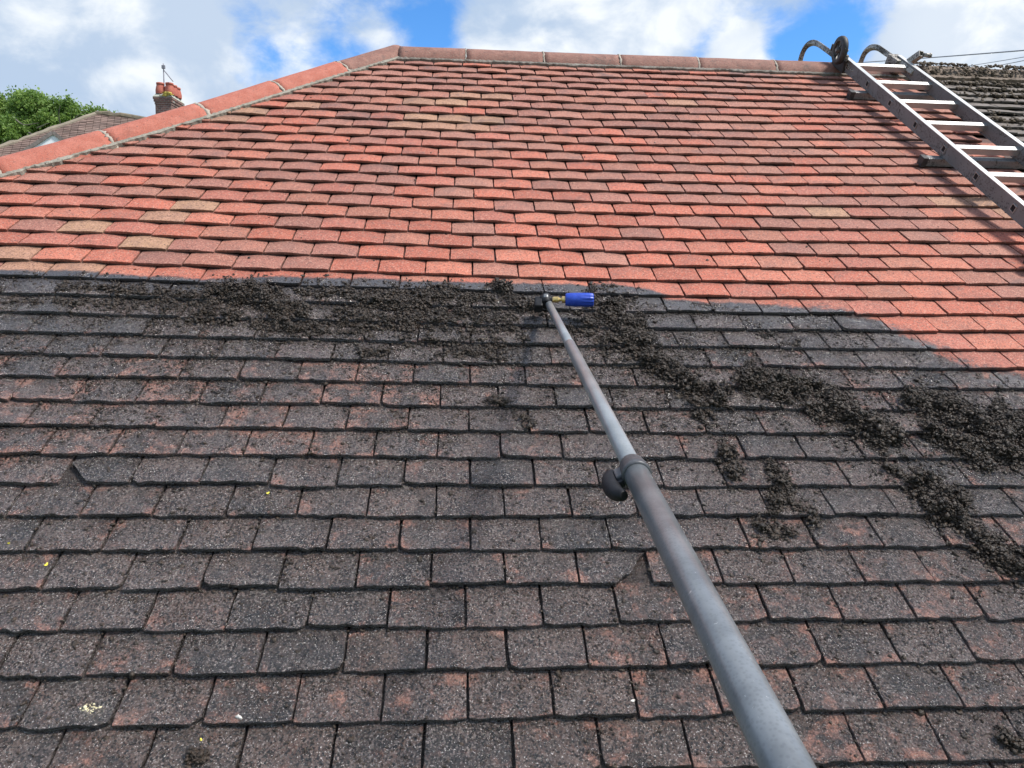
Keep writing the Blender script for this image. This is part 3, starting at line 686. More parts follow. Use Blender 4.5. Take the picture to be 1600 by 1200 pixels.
# moss cushions growing on the attached roof
PP, RS = [], []
for _ in range(9000):
    u_ = rs.uniform(2.74, 4.9); v_ = rs.uniform(2.2, 4.0)
    g_ = noise.fractal(Vector((u_*2.4, v_*3.4, 9.2)), 1.0, 2.0, 4)
    up_ = np.interp(v_, [2.4, 3.1, 3.6, 3.8, 3.95], [-.25, -.02, .25, .45, .9])
    if g_+up_ < rs.uniform(.0, .65): continue
    v_ = math.floor(v_/GAUGE)*GAUGE+rs.normal(.0, .014)
    PP.append((u_, v_, rs.uniform(-.006, .010))); RS.append(rs.uniform(.004, .013))
for _ in range(2600):                           # on the ridge
    u_ = rs.uniform(2.8, 5.0); th = math.radians(rs.uniform(-15, 95))
    if noise.fractal(Vector((u_*3.0, th*1.3, 2.2)), 1.0, 2.0, 4) < rs.uniform(-.35, .45): continue
    c = np.array([u_, RC[1]-.0, RC[2]+.02]); d_ = -down*math.cos(th)+np.array([0, -CP, SP])*math.sin(th)
    p = c+d_*.119; PP.append(tuple(p)); RS.append(rs.uniform(.004, .012))
Vm, Fm = lumps(np.array(PP), np.array(RS), rs, flat=.55)
tag(fastmesh('moss', WS(Vm), Fm, M_MOSS), 'brown and olive moss cushions growing on the attached house roof and ridge', 'moss', kind='stuff')

# ------------------------------------------------------------------ roof ladder
UL0, UL1 = 2.256, 2.640
lad = empty('roof_ladder', W(np.array([2.45, 1.9, .02])), 'aluminium roof ladder with ridge hooks and black wheel lying up the slope', 'ladder')
AXP = np.array([Wd(np.array([1., 0, 0])), Wd(np.array([0, 1., 0])), Wd(np.array([0, 0, 1.]))])
def pbox(mb, u0, u1, v0, v1, n0, n1, bev=0): mb.box(W(np.array([(u0+u1)/2, (v0+v1)/2, (n0+n1)/2])), ((u1-u0)/2, (v1-v0)/2, (n1-n0)/2), AXP, bev)
rungs = [3.785-.2945*i for i in range(14)]
LB, LT = -.30, 3.93; NB, NT = .058, .128
for s, (ua, ub) in ((-1, (UL0, UL0+.024)), (1, (UL1-.024, UL1))):
    mb = MB(); web = (UL0, UL0+.003) if s < 0 else (UL1-.003, UL1)
    NT_ = NT
    pbox(mb, ua, ub, LB, LT, NB, NB+.003)
    # web drawn as panels between the sleeve holes
    w0, w1 = (UL0+.001, UL0+.004) if s < 0 else (UL1-.0215, UL1-.0185)
    pbox(mb, w0, w1, LB+.001, LT-.001, NB+.003, NT-.003)
    if s > 0: pbox(mb, UL1-.004, UL1-.001, LB+.001, LT-.001, NB+.003, NT-.003)
    st = mb.build('stile', M_ALU, lad); mb = MB(); pbox(mb, ua, ub, LB, LT, NT-.003, NT); mb.build('flange', M_FLANGE, st)
for rv in rungs:                                # square tube rungs, their open ends showing through the stiles
    mb = MB(); h = .0155; ua, ub = UL0-.003, UL1-.018; ang = math.radians(8)
    a = np.array([1., 0, 0]); b_ = np.array([0, math.cos(ang), math.sin(ang)]); c_ = np.array([0, -math.sin(ang), math.cos(ang)])
    V = []
    for u in (ua, ub):
        for hh in (h, h-.003):
            for (p, q) in ((-1, -1), (1, -1), (1, 1), (-1, 1)):
                V.append(np.array([u, rv, .093])+b_*p*hh+c_*q*hh)
    V = W(np.array(V)); f = []
    for j in range(4):
        k = (j+1) % 4
        f += [(j, k, 8+k, 8+j), (4+j, 12+j, 12+k, 4+k), (j, 4+j, 4+k, k), (8+j, 8+k, 12+k, 12+j)]
    mb.add(V, f); rg = mb.build('rung', M_RUNG, lad)
    mb = MB(); pbox(mb, UL0-.0005, UL0+.0005+.0, rv-.0125, rv+.0125, .0805, .1055); mb.build('tube_opening', M_BLACK, rg)
for bv in (3.475, 2.60, 1.70, .8):              # bearers that hold the ladder off the tiles
    mb = MB(); pbox(mb, 2.185, 2.72, bv-.020, bv+.020, .016, .055, .003); be = mb.build('bearer', M_ALU, lad)
    for u0, u1 in ((2.160, 2.186), (2.72, 2.745)):
        mb = MB(); pbox(mb, u0, u1, bv-.022, bv+.022, .012, .058, .002); mb.build('rubber_end', M_RUBBER, be)
def smoothpath(P, n=6):
    P = [np.array(p, float) for p in P]; out = []
    for i in range(len(P)-1):
        p0, p1, p2, p3 = P[max(i-1, 0)], P[i], P[i+1], P[min(i+2, len(P)-1)]
        for k in range(n):
            t = k/n; out.append(.5*((2*p1)+(-p0+p2)*t+(2*p0-5*p1+4*p2-p3)*t*t+(-p0+3*p1-3*p2+p3)*t**3))
    out.append(P[-1]); return out
hookL = [(3.70, .095), (3.90, .093), (4.02, .083), (4.17, .078), (4.31, .070), (4.40, .046), (4.46, .005), (4.485, -.05), (4.475, -.12), (4.42, -.22), (4.32, -.32)]
hookR = [(3.70, .095), (3.88, .098), (4.0, .096), (4.10, .094), (4.20, .090), (4.28, .066), (4.33, .025), (4.345, -.02), (4.34, -.08), (4.30, -.17), (4.24, -.27)]
for u, hk in ((2.272, hookL), (2.622, hookR)):
    mb = MB(); pts = [W(np.array([u, a, b])) for a, b in smoothpath(hk)]
    mb.tube(pts, .021, 4, smooth=False, upv=(1, 0.99, 0)); 
    h_ = mb.build('ridge_hook', M_HOOK, lad)
    bv = h_.modifiers.new('b', 'BEVEL'); bv.width = .004; bv.segments = 2
    mb = MB(); e = hk[-1]; mb.box(W(np.array([u, e[0]-.02, e[1]-.02])), (.035, .05, .008), AXP); mb.build('hook_pad', M_RUBBER, h_)
# saddle brackets and bolts where the hooks meet the stiles
mb = MB(); pbox(mb, 2.242, 2.296, 3.80, 3.97, .048, .122, .004); mb.build('bracket', M_RUBBER, lad)
mb = MB(); pbox(mb, 2.585, 2.652, 3.86, 3.985, .040, .118, .004); mb.build('bracket', M_HOOK, lad)
# transport wheel on the left stile
wc = np.array([2.205, 3.835, .168]); axis = np.array([1., 0, 0])
wm = MB(); R_ = .078
prof = [(-.016, R_-.022), (-.018, R_-.014), (-.014, R_-.004), (-.006, R_), (.006, R_), (.014, R_-.004), (.018, R_-.014), (.016, R_-.022), (-.016, R_-.022)]
wm.lathe(W(wc), Wd(axis), prof, 40); wheel = wm.build('wheel', M_RUBBER, lad)
wm = MB(); 
prof = [(-.013, R_-.0215), (-.0165, R_-.0215), (-.0165, R_-.027), (-.010, R_-.0285), (.010, R_-.0285), (.0165, R_-.027), (.0165, R_-.0215), (.013, R_-.0215)]
wm.lathe(W(wc), Wd(axis), prof, 40)
wm.lathe(W(wc), Wd(axis), [(-.024, 0.0001), (-.024, .012), (-.014, .017), (.014, .017), (.024, .012), (.024, .0001)], 20)
for k in range(6):
    th = math.radians(60*k+12); d1 = np.array([0, math.cos(th), math.sin(th)]); d2 = np.array([0, -math.sin(th), math.cos(th)])
    c = wc+d1*.033; wm.box(W(c), (.006, .018, .0075), np.array([Wd(axis), Wd(d1), Wd(d2)]), .002)
wm.build('rim', M_WHEEL, wheel)
mb = MB(); mb.tube([W(np.array([2.18, 3.835, .168])), W(np.array([2.255, 3.835, .168]))], .007, 12)
mb.box(W(np.array([2.245, 3.87, .135])), (.006, .075, .016), AXP); mb.box(W(np.array([2.25, 3.99, .125])), (.014, .022, .014), AXP, .003); mb.build('wheel_bracket', M_HOOK, lad)
mb = MB(); mb.tube([W(np.array([2.235, 4.00, .120])), W(np.array([2.235, 4.0, .155]))], .010, 8); mb.build('bolt', M_RUBBER, lad)
# strut with an open square end at the right hook
mb = MB()
s0, s1 = np.array([2.640, 3.86, .085]), np.array([2.670, 3.775, .185])
dv_ = s1-s0; dv_ /= np.linalg.norm(dv_)
ax1 = np.cross(dv_, np.array([1., 0, 0])); ax1 /= np.linalg.norm(ax1); ax2 = np.cross(dv_, ax1)
hh = .017; V = []
for base_ in (s0, s1):
    for q_ in (hh, hh-.004):
        for (p, q) in ((-1, -1), (1, -1), (1, 1), (-1, 1)): V.append(base_+ax1*p*q_+ax2*q*q_)
f = []
for j in range(4):
    k = (j+1) % 4; f += [(j, k, 8+k, 8+j), (4+j, 12+j, 12+k, 4+k), (j, 4+j, 4+k, k), (8+j, 8+k, 12+k, 12+j)]
mb.add(W(np.array(V)), f); strut = mb.build('strut', M_HOOK, lad)
mb = MB(); mb.tube([W(s1+np.array([.012, -.004, -.006])), W(s1+np.array([.052, -.004, -.008]))], .011, 8); mb.tube([W(s1+np.array([.050, -.004, -.008])), W(s1+np.array([.058, -.004, -.008]))], .014, 6); mb.build('bolt', M_HOOK, strut)

# ------------------------------------------------------------------ telescopic pole with turbo nozzle
def camZ(x, y, Z): return far_at(x, y, Z)
def invZ(y): return .407+.00216*(y-474)
PA, PB = camZ(856, 472, 1/invZ(472)), camZ(1262, 1262, 1/invZ(1262))
pol = empty('telescopic_pole', PA, 'grey telescopic pressure washing pole with blue nozzle reaching up over the tiles', 'pressure washer pole')
pd = (PB-PA); PL = np.linalg.norm(pd); pd /= PL
def pt_at(y):                                   # point of the pole whose image row is y
    lo, hi = 0, PL
    for _ in range(40):
        m_ = (lo+hi)/2; q = PA+pd*m_; r_ = q-C3; yy = 600-F*(r_@U3)/(r_@F3)
        if yy < y: lo = m_
        else: hi = m_
    return PA+pd*lo, lo
pc, lc = pt_at(740); pj, lj = pt_at(538)
def pole_tube(l0, l1, r, name, m):
    mb = MB(); mb.tube([PA+pd*l0, PA+pd*(l0+.002), PA+pd*((l0+l1)/2), PA+pd*(l1-.002), PA+pd*l1], [r-.0015, r, r, r, r-.0015], 32); return mb.build(name, m, pol)
pole_tube(.012, lj+.05, .0118, 'tip_tube', M_POLE2)
pole_tube(lj, lc+.1, .0136, 'upper_tube', M_POLE2)
pole_tube(lc-.002, PL+.30, .0175, 'lower_tube', M_POLE)
sidev = np.cross(pd, C3-pc); sidev /= np.linalg.norm(sidev)
if sidev@R3 < 0: sidev = -sidev                 # points right in the picture
frontv = np.cross(sidev, pd); frontv *= np.sign(frontv@(C3-pc))
mb = MB(); cl0 = PA+pd*(lc+.004)
mb.lathe(cl0-pd*.036, pd, [(0, .0139), (0, .0170), (.004, .0182), (.014, .0186), (.016, .0196), (.028, .0202), (.034, .0206), (.040, .0206), (.040, .0176)], 32)
mb.box(cl0-sidev*.020-pd*.016, (.007, .014, .009), np.array([sidev, pd, frontv]), .002)
clamp = mb.build('clamp_collar', M_BLACK, pol); 
mg = bpy.data.materials['grey_carbon_pole']; clamp.data.materials[0] = simple('grey_plastic', (.055, .058, .062), (.085, .088, .092), 90, .4)
mb = MB()
for k, (o1, o2) in enumerate([(-.012, .006), (.010, .006)]):
    mb.box(cl0-sidev*.026+pd*(o1-.006), (.006, .004, .005), np.array([sidev, pd, frontv]), .001)
pth = smoothpath([cl0-sidev*.031-pd*.040, cl0-sidev*.036-pd*.024, cl0-sidev*.038, cl0-sidev*.035+pd*.024, cl0-sidev*.027+pd*.042], 6)
bm_r = [.0035+.009*math.sin(math.pi*min(1, (i+2)/(len(pth)+2)))**.6 for i in range(len(pth))]
mb.tube(pth, bm_r, 16, upv=tuple(frontv)); mb.build('clamp_lever', M_BLACK, clamp)
# head: angled joint, brass coupling, blue nozzle lying across the slope
noz_dir = camZ(925, 468.5, 1/invZ(478)*.998)-camZ(850, 468, 1/invZ(478)); noz_dir /= np.linalg.norm(noz_dir)
hc = camZ(853, 468, 1/invZ(474)); NK = 1.14
nd2 = np.cross(noz_dir, nrm); nd2 /= np.linalg.norm(nd2)
mb = MB(); HX = np.array([noz_dir, -nd2, nrm])
mb.tube([PA+pd*.030, PA+pd*.010, hc+nd2*.0, hc-nd2*.02], [.0135, .0145, .0145, .010], 20)
mb.lathe(hc-noz_dir*.020, noz_dir, [(0, .0001), (0, .011), (.003, .0135), (.020, .0145), (.036, .0135), (.040, .011), (.040, .0001)], 20)
mb.box(hc-noz_dir*.024-nrm*.006+nd2*.020, (.014, .027, .016), HX, .006); mb.tube([hc-nd2*.016, hc+nd2*.030], [.017, .0165], 20); head = mb.build('angle_joint', M_BLACK, pol)
mb = MB(); mb.tube([hc-nd2*.012+nrm*.006, hc-nd2*.017+nrm*.010], [.0095, .0065], 14)
mb.lathe(hc-noz_dir*.008+nrm*.004, noz_dir, [(0, .0125), (.002, .0152), (.010, .0158), (.014, .0150), (.016, .012)], 20); mb.build('metal_collar', M_DULL, head)
mb = MB(); mb.lathe(hc, noz_dir, [(a_*NK*1.07, b_*NK) for a_, b_ in [(.018, .008), (.020, .0082), (.021, .0088), (.030, .0088), (.031, .0092), (.034, .0092), (.0345, .006), (.038, .0058), (.0385, .0045), (.043, .0045), (.0435, .0098), (.0445, .0102), (.0515, .0102), (.053, .009)]], 6+14, smooth=False)
mb.build('brass_coupling', M_BRASS, pol)
mb = MB()
def rib(i, j, h): 
    t_ = min(1, max(0, (h/NK/1.07-.092)/.026)); return 1-(.105*t_ if j % 4 in (2, 3) else 0)
mb.lathe(hc, noz_dir, [(a_*NK*1.07, b_*NK) for a_, b_ in [(.0525, .0001), (.0525, .016), (.0545, .0185), (.066, .0196), (.090, .0202), (.094, .0203), (.104, .0204), (.116, .0202), (.1255, .0194), (.1285, .0175), (.1285, .0135), (.119, .0125), (.119, .0001)]], 48, mod=rib)
noz = mb.build('nozzle', M_BLUE, pol)
mb = MB(); mb.lathe(hc, noz_dir, [(a_*NK*1.07, b_*NK) for a_, b_ in [(.1195, .0001), (.1195, .012), (.1225, .010), (.1225, .0001)]], 16); mb.build('nozzle_tip', M_BLACK, noz)

# ------------------------------------------------------------------ yellow leaves and grit lying on the tiles
def leaf(x, y, size, label):
    uv = at(x, y); mb = MB(); z = float(tileh(uv[1]))+.003; K = 9
    a = random.uniform(0, 3.1); V = [(uv[0], uv[1], z+.002)]
    for k in range(K):
        th = 2*math.pi*k/K; rr = size*(1-.35*abs(math.sin(th)))
        dx, dy = rr*math.cos(th), rr*math.sin(th); V.append((uv[0]+dx*math.cos(a)-dy*math.sin(a), uv[1]+dx*math.sin(a)+dy*math.cos(a), z+.0015*math.cos(2*th)))
    mb.add(WS(np.array(V)), [(0, 1+k, 1+(k+1) % K) for k in range(K)])
    o = mb.build('fallen_leaf', M_LEAFY); so2 = o.modifiers.new('s', 'SOLIDIFY'); so2.thickness = .0006
    tag(o, label, 'leaf', 'tiny yellow leaves lying on the dark tiles')
M_LEAFY = simple('yellow_leaf', (.75, .62, .04), (.80, .70, .10), 90, .6)
leaf(71, 880, .0052, 'tiny yellow leaf on dark tiles near the left edge of the picture')
leaf(418, 768, .0048, 'tiny yellow leaf on dark tile, the one nearest the middle of the roof')
leaf(313, 1154, .0034, 'tiny yellow leaf on the bottom left tiles beside a black moss lump')
leaf(14, 849, .0030, 'tiny yellow leaf on the dark tiles closest to the left picture edge')
def grit(x, y, size, label, m, flat=.5, name='pebble', cat='pebble', cnt=1, grp=None):
    uv = at(x, y); r_ = np.random.default_rng(int(x))
    P = np.array([(uv[0]+r_.normal(0, size*.7)*(cnt > 1), uv[1]+r_.normal(0, size*.5)*(cnt > 1), float(tileh(uv[1]))+.001) for _ in range(cnt)])
    V, Fc = lumps(P, np.full(cnt, size if cnt == 1 else size*.4), r_, True, flat); tag(fastmesh(name, WS(V), Fc, m), label, cat, grp)
M_SNAIL = simple('pale_shell', (.55, .50, .44), (.7, .66, .6), 200, .5)
grit(373, 1121, .0055, 'pale round snail shell on a dark tile edge at the bottom left', M_SNAIL, .9, 'snail_shell', 'snail shell')
grit(989, 1094, .0040, 'small white pebble on a dark tile just left of the pole', M_SNAIL)
lc_ = fastmesh('lichen_patch', *(lambda r_: (lambda a: (WS(a[0]), a[1]))(lumps(np.array([(at(137, 1108)[0]+r_.normal(0, .008), at(137, 1108)[1]+r_.normal(0, .007), float(tileh(at(137, 1108)[1]))) for _ in range(60)]), r_.uniform(.001, .0035, 60), r_, False, .4)))(np.random.default_rng(5)),
              simple('cream_lichen', (.58, .50, .30), (.70, .64, .42), 120, .9))
adopt(lc_, roof)

# ------------------------------------------------------------------ house far behind on the left
ridgeA = far_at(150, 178, 21.0)
dirX = np.array([R3[0], R3[1], 0]); dirX /= np.linalg.norm(dirX)
ang = math.radians(24); dX = np.array([dirX[0]*math.cos(ang)-dirX[1]*math.sin(ang), dirX[0]*math.sin(ang)+dirX[1]*math.cos(ang), 0])   # ridge runs right and away
dY = np.array([dX[1], -dX[0], 0])               # towards the viewer
if dY@(C3-ridgeA) < 0: dY = -dY
FP = math.radians(36)
fh = empty('detached_house', (ridgeA[0]+3*dX[0], ridgeA[1]+3*dX[1], 0), 'distant house with brown hipped tile roof and white gable, behind the red hip tiles', 'house')
eave_d = 4.2
def FR(a, d, n=0): return ridgeA+dX*a+dY*d*math.cos(FP)+np.array([0, 0, -d*math.sin(FP)])+n*(dY*math.sin(FP)+np.array([0, 0, math.cos(FP)]))
mb = MB(); rnd_ = []; r5 = np.random.default_rng(8)
G2 = .105; Lr = 9.0
for k in range(int(eave_d/G2)):
    d0, d1 = k*G2, (k+1)*G2+.02; aL = -d0*math.cos(FP)-.02
    a = aL-(.083 if k % 2 else 0)
    while a < Lr:
        w_ = .165; a0 = max(a, aL); 
        if a+w_ > a0:
            j = r5.normal(0, .008); z1 = .020+abs(r5.normal(0, .006)); lo = j
            z1 *= .7; V = [FR(a0, d0, .004), FR(a+w_-.006, d0, .004), FR(a+w_-.006, d1+j, z1), FR(a0, d1+j, z1), FR(a0, d1+j, z1-.022), FR(a+w_-.006, d1+j, z1-.022)]
            mb.add(V, [(0, 3, 2, 1), (3, 4, 5, 2)]); rnd_ += [r5.random()]*6
        a += w_
mb.build('roof', M_OLDROOF, fh, [('rnd', 'FLOAT', rnd_)]); froof = bpy.context.scene.objects[-1] if False else [o for o in fh.children][-1]
cornerL = FR(-eave_d*math.cos(FP), eave_d)
backL = cornerL-dY*2*eave_d*math.cos(FP)
sheet([ridgeA-np.array([0, 0, .02]), cornerL-np.array([0, 0, .02]), backL-np.array([0, 0, .02])], 'hip_slope', M_OLDROOF, fh, .05)
sheet([ridgeA-np.array([0, 0, .02]), ridgeA+dX*Lr-np.array([0, 0, .02]), backL+dX*(Lr+eave_d*math.cos(FP)), backL-np.array([0, 0, .02])], 'rear_slope', M_OLDROOF, fh, .05)
mb = MB()
def bumpy(p0, p1, r, seg, name, m, amp=.02):
    mb = MB(); n_ = int(np.linalg.norm(p1-p0)/seg); pts = []; rr = []
    for i in range(n_+1):
        pts.append(p0+(p1-p0)*i/n_+np.array([0, 0, amp*r5.normal()*.5])); rr.append(r*(1+.18*r5.normal()))
    mb.tube(pts, rr, 8, smooth=False); return mb.build(name, m, fh)
M_OLDRIDGE = simple('mossy_ridge_cap', (.12, .10, .075), (.22, .18, .12), 4, .95)
M_OLDHIP = simple('pale_hip_cap', (.19, .16, .12), (.27, .23, .17), 3, .95)
bumpy(ridgeA, ridgeA+dX*Lr, .085, .15, 'ridge_cap', M_OLDRIDGE, .05)
bumpy(ridgeA, cornerL, .065, .2, 'hip_cap', M_OLDHIP, .02)
mb = MB(); wz = cornerL[2]-.1
cx = (cornerL+backL)/2+dX*(Lr+eave_d*math.cos(FP))/2
mb.box((cx[0], cx[1], wz/2), ((Lr+eave_d*math.cos(FP))/2-.3, eave_d*math.cos(FP)-.3, wz/2-.05), np.array([dX, dY, [0, 0, 1.]])); mb.build('wall', M_RENDER, fh)
# the white gable that breaks out of the slope
ga = far_at(83, 208, 18.3)
hw_, hh_ = 1.12, .90
def gpt(a, back, z): return ga+dX*a-dY*back+np.array([0, 0, z])
mb = MB(); mb.add([gpt(-hw_, 0, -hh_), gpt(hw_, 0, -hh_), gpt(0, 0, 0), gpt(-hw_, .06, -hh_), gpt(hw_, .06, -hh_), gpt(0, .06, 0), gpt(-hw_, 0, -hh_-1.2), gpt(hw_, 0, -hh_-1.2), gpt(-hw_, .06, -hh_-1.2), gpt(hw_, .06, -hh_-1.2)],
   [(0, 1, 2), (3, 5, 4), (0, 6, 7, 1), (3, 4, 9, 8), (0, 3, 8, 6), (1, 7, 9, 4)]); gable = mb.build('gable', M_WHITE, fh)
for s in (-1, 1):
    p0, p1 = gpt(0, -.022, .015), gpt(s*(hw_+.25), -.022, -hh_-.185); c = (p0+p1)/2; d_ = p1-p0; Ln = np.linalg.norm(d_); d_ /= Ln
    up_ = np.cross(dY, d_); up_ *= np.sign(up_[2])
    mb = MB(); mb.box(c, (Ln/2, .02, .040), np.array([d_, dY, up_])); mb.build('bargeboard', M_BARGE, gable)
    P = [gpt(0, -.035, .06), gpt(s*(hw_+.30), -.035, -hh_-.18), gpt(s*(hw_+.30), 1.0, -hh_-.15), gpt(0, 2.4, .09)]
    if s < 0: P = P[::-1]
    sheet(P, 'gable_roof', M_OLDROOF, gable, .05)
mb = MB(); mb.box(gpt(.02, -.02, -.42), (.012, .012, .16), np.array([dX, dY, [0, 0, 1.]])); mb.build('glazing_bar', M_STEEL, gable)
# chimney
CZ = 24.0; px = CZ/F
cb = far_at(264, 160, CZ); cxs, cys = dX, dY
ctop = far_at(262, 152.5, CZ)[2]
chw = 13.2*px
a2 = math.radians(-24); cX = np.array([dX[0]*math.cos(a2)-dX[1]*math.sin(a2), dX[0]*math.sin(a2)+dX[1]*math.cos(a2), 0]); cY = np.array([cX[1], -cX[0], 0]); 
if cY@(C3-cb) < 0: cY = -cY
AXC = np.array([cX, cY, [0, 0, 1.]])
z_capb = far_at(262, 157, CZ)[2]; z_bandb = far_at(262, 168, CZ)[2]
mb = MB(); mb.box((cb[0], cb[1], (z_bandb+ridgeA[2]-1.5)/2), (chw*.93, chw*1.5, (z_bandb-ridgeA[2]+1.5)/2), AXC); stk = mb.build('chimney', M_BRICK, fh)
mb = MB(); hb_ = (z_capb-z_bandb)/2
mb.box((cb[0], cb[1], z_bandb+hb_*.35), (chw*.98, chw*1.55, hb_*.35), AXC); mb.box((cb[0], cb[1], z_bandb+hb_*1.05), (chw*1.06, chw*1.62, hb_*.34), AXC); mb.box((cb[0], cb[1], z_bandb+hb_*1.7), (chw*1.12, chw*1.68, hb_*.30), AXC)
mb.build('oversailing_bricks', M_BRICK, stk)
mb = MB(); k1, k2 = (chw*1.12, chw*1.68), (chw*.80, chw*1.30); zt = far_at(262, 150, CZ)[2]
V = [np.array([cb[0], cb[1], z])+cX*sx*k[0]+cY*sy*k[1] for k, z in ((k1, z_capb+.005), (k2, zt)) for sx, sy in ((-1, -1), (1, -1), (1, 1), (-1, 1))]
mb.add(V, [(0, 1, 5, 4), (1, 2, 6, 5), (2, 3, 7, 6), (3, 0, 4, 7), (4, 5, 6, 7)]); mb.build('flaunching', M_CEMENT, stk)
V, Fc = lumps(np.array([np.array([cb[0], cb[1], z_capb+.08+r5.normal(0, .035)])+cX*(.12+r5.normal(0, .09))+cY*(k1[1]*.97) for _ in range(28)]), r5.uniform(.02, .05, 28), r5)
lo_ = fastmesh('lichen', V, Fc, M_LICHEN); adopt(lo_, stk)
zp = far_at(262, 134.5, CZ)[2]; ph_ = zp-zt
def pot(a, b, h_):
    mb = MB(); c = np.array([cb[0], cb[1], zt-.03])+cX*a+cY*b; R1 = .145
    mb.lathe(c, (0, 0, 1), [(0, R1), (.05, R1*1.02), (h_*.35, R1*1.03), (h_*.75, R1*.86), (h_*.90, R1*.74), (h_*.92, R1*.84), (h_+.03, R1*.84), (h_+.03, R1*.66), (h_*.6, R1*.6)], 18, up=(1, 0, 0)); mb.build('chimney_pot', M_POT, stk)
pot(-.13, k2[1]*.78, ph_); pot(.16, k2[1]*.78, ph_); pot(.17, k2[1]*.10, ph_*.98); pot(.17, -k2[1]*.60, ph_*.96); pot(-.13, -k2[1]*.3, ph_*.9)
# aerial on the stack
aer = MB(); a0 = far_at(257, 150, CZ-.05); topz = far_at(256, 101, CZ-.05)[2]
m0 = np.array([a0[0], a0[1], z_bandb]); m1 = np.array([a0[0], a0[1], topz])
ar = empty('tv_aerial', m0, 'thin metal television aerial mast on the red potted chimney', 'aerial')
aer.tube([m0, m1], .018, 8); aer.build('mast', M_WIRE, ar)
aer = MB(); z1_ = far_at(256, 107, CZ)[2]
aer.box((m1[0], m1[1], z1_), (.05, .03, .05), AXC); e1 = np.array([m1[0], m1[1], z1_-.08]); e2 = far_at(270, 127, CZ-.6)
aer.tube([e1, e2], .013, 6)
for k in range(9):
    c = e1+(e2-e1)*(.15+.1*k); aer.tube([c-cY*.10, c+cY*.10], .004, 5)
aer.build('antenna', M_WIRE, ar)

# ------------------------------------------------------------------ trees far left
def leaf_mat(name, c1, c2, c3):
    m, t, b = mat(name, c1, .55); v = objc(t); r = attr(t, 'rnd')
    c = mix(t, r, c1, c2); c = mix(t, ramp(t, nz(t, v, 1.3, 3, .5), .45, .7), c, c3); t.links.new(c, b.inputs['Base Color'])
    tr = N(t, 'ShaderNodeBsdfTranslucent'); t.links.new(c, tr.inputs[0]); ms = N(t, 'ShaderNodeMixShader'); ms.inputs[0].default_value = .42
    t.links.new(b.outputs[0], ms.inputs[1]); t.links.new(tr.outputs[0], ms.inputs[2]); t.links.new(ms.outputs[0], t.nodes['Material Output'].inputs[0]); return m
M_LF = leaf_mat('green_leaves', (.10, .19, .040), (.27, .40, .085), (.30, .43, .10))
M_LF2 = leaf_mat('olive_leaves', (.06, .08, .03), (.13, .13, .05), (.10, .12, .05))
def tree(loc3, lobes, nleaf, label, ml, seedv, twigs=(), size=.062):
    rs = np.random.default_rng(seedv); base = np.array([loc3[0], loc3[1], 0])
    tr = empty('tree', base, label, 'tree', None)
    mb = MB(); top = np.array(loc3); mb.tube(smoothpath([base, base+(top-base)*.4+np.array([.2, .1, 0]), top-np.array([0, 0, .3])], 5), list(np.linspace(.28, .08, 11)), 10)
    for (c, r) in lobes:
        c = np.array(c); s = base+(top-base)*rs.uniform(.4, .75); mb.tube(smoothpath([s, (s+c)/2+rs.normal(0, .25, 3), c], 4), list(np.linspace(.08, .02, 9)), 6)
    for tw in twigs: mb.tube(smoothpath(tw, 4), list(np.linspace(.028, .007, 4*(len(tw)-1)+1)), 5)
    mb.build('trunk', M_BARK, tr)
    Vs, Rn = [], []
    tot = sum(r[0]*r[1]*r[2] if not np.isscalar(r) else r**3 for c, r in lobes)
    for (c, r) in lobes:
        r = np.array([r]*3) if np.isscalar(r) else np.array(r); n_ = int(nleaf*(r.prod())/tot)
        nc = max(8, int(40*r.mean()**2)); cc = rs.normal(0, 1, (nc, 3)); cc /= np.linalg.norm(cc, axis=1)[:, None]; cc = cc*(rs.uniform(.45, 1.0, (nc, 1))**.5)*r+c
        k = rs.integers(0, nc, n_); p = cc[k]+rs.normal(0, 1, (n_, 3))*.17*(.6+r.mean()*.35)
        Vs.append(p); Rn.append(np.clip(rs.uniform(0, .6, nc)[k]+rs.uniform(0, .4, n_), 0, 1))
    P = np.concatenate(Vs); Rn = np.concatenate(Rn); n_ = len(P)
    a = rs.normal(0, 1, (n_, 3)); a[:, 2] += 0.; a /= np.linalg.norm(a, axis=1)[:, None]; b = np.cross(a, rs.normal(0, 1, (n_, 3))); b /= np.linalg.norm(b, axis=1)[:, None]
    sz = rs.uniform(.6, 1.3, (n_, 1))*size
    Q = np.stack([P-a*sz, P+b*sz*.55, P+a*sz, P-b*sz*.55], 1).reshape(-1, 3); Fq = np.arange(n_*4).reshape(-1, 4)
    o = fastmesh('crown', Q, Fq, ml); at_ = o.data.attributes.new('rnd', 'FLOAT', 'POINT'); at_.data.foreach_set('value', np.repeat(Rn, 4)); adopt(o, tr)
TZ = 30.0; tp = TZ/F
def TL(x, y, rpx, dz=0): return (far_at(x, y, TZ+dz), np.array([rpx[0]*tp, rpx[0]*tp, rpx[1]*tp]) if not np.isscalar(rpx) else rpx*tp)
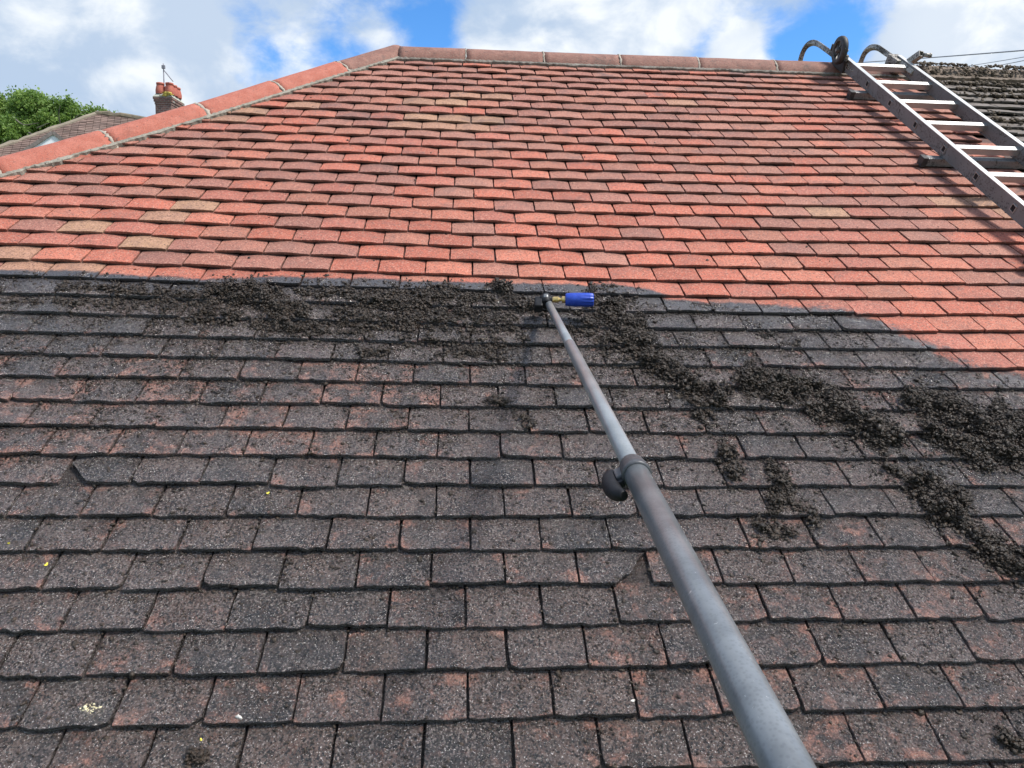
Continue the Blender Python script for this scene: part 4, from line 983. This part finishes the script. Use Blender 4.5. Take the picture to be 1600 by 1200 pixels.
tree(far_at(62, 185, TZ), [TL(57, 182, (34, 30)), TL(90, 177, (26, 22), -.3), TL(28, 186, (26, 26), .5), TL(114, 184, (24, 19), .3), TL(138, 190, (20, 13), .2), TL(152, 179, (18, 11), .2), TL(167, 182, (10, 8), .2), TL(75, 196, (42, 26), .6), TL(20, 215, (34, 24), -.5), TL(-15, 230, (40, 40), 0), TL(48, 160, (16, 12), 0), TL(50, 225, (30, 22), .3), TL(152, 190, (14, 7), 0), TL(15, 160, (22, 16), .2), TL(100, 200, (40, 24), .8), TL(0, 190, (30, 30), .6), TL(10, 245, (40, 24), 0)],
     80000, 'big bushy green tree behind the distant brown roof, at the left', M_LF, 4,
     twigs=[[far_at(58, 200, 27.5), far_at(68, 196, 27.3), far_at(76, 192, 27)], [far_at(25, 187, 27.5), far_at(38, 195, 27.2), far_at(60, 192, 27)], [far_at(45, 207, 27.5), far_at(56, 212, 27.2), far_at(64, 214, 27)],
            [far_at(95, 196, 27.5), far_at(92, 180, 27.2), far_at(94, 165, 27)], [far_at(110, 192, 27.5), far_at(120, 182, 27.2), far_at(132, 174, 27)], [far_at(0, 232, 26.5), far_at(3, 224, 26.2), far_at(6, 217, 26)], [far_at(18, 224, 26.5), far_at(19, 217, 26.2)]])
tree(far_at(-8, 175, 34), [(far_at(-2, 160, 34), np.array([.55, .55, .42])), (far_at(-22, 172, 34), np.array([.9, .9, .7])), (far_at(6, 178, 34), np.array([.5, .5, .5]))],
     6000, 'darker olive tree cut by the left picture edge, behind the big green tree', M_LF2, 5)

# ------------------------------------------------------------------ overhead wires
def wire(a, b, za, zb, label, r):
    mb = MB(); A_, B_ = far_at(*a, za), far_at(*b, zb); ext = B_+(B_-A_)*1.2; L = np.linalg.norm(ext-A_); pts = []
    for i in range(25):
        t_ = i/24; p = A_+(ext-A_)*t_; p = p-np.array([0, 0, 4*.012*L*t_*(1-t_)*0.15]); pts.append(p)
    mb.tube(pts, r, 6); o = mb.build('overhead_wire', M_WIRE); tag(o, label, 'wire', 'overhead wires in the sky at the right')
wire((1340, 98), (1600, 75.5), 26, 16, 'topmost of the thin overhead wires above the mossy ridge', .014)
wire((1500, 105), (1600, 87.5), 22, 17, 'second overhead wire from the top above the mossy ridge', .008)
wire((1528, 108), (1600, 93), 22, 17, 'third overhead wire from the top above the mossy ridge', .009)
wire((1565, 114), (1600, 104.5), 20, 17, 'lowest of the thin overhead wires just above the mossy ridge', .008)
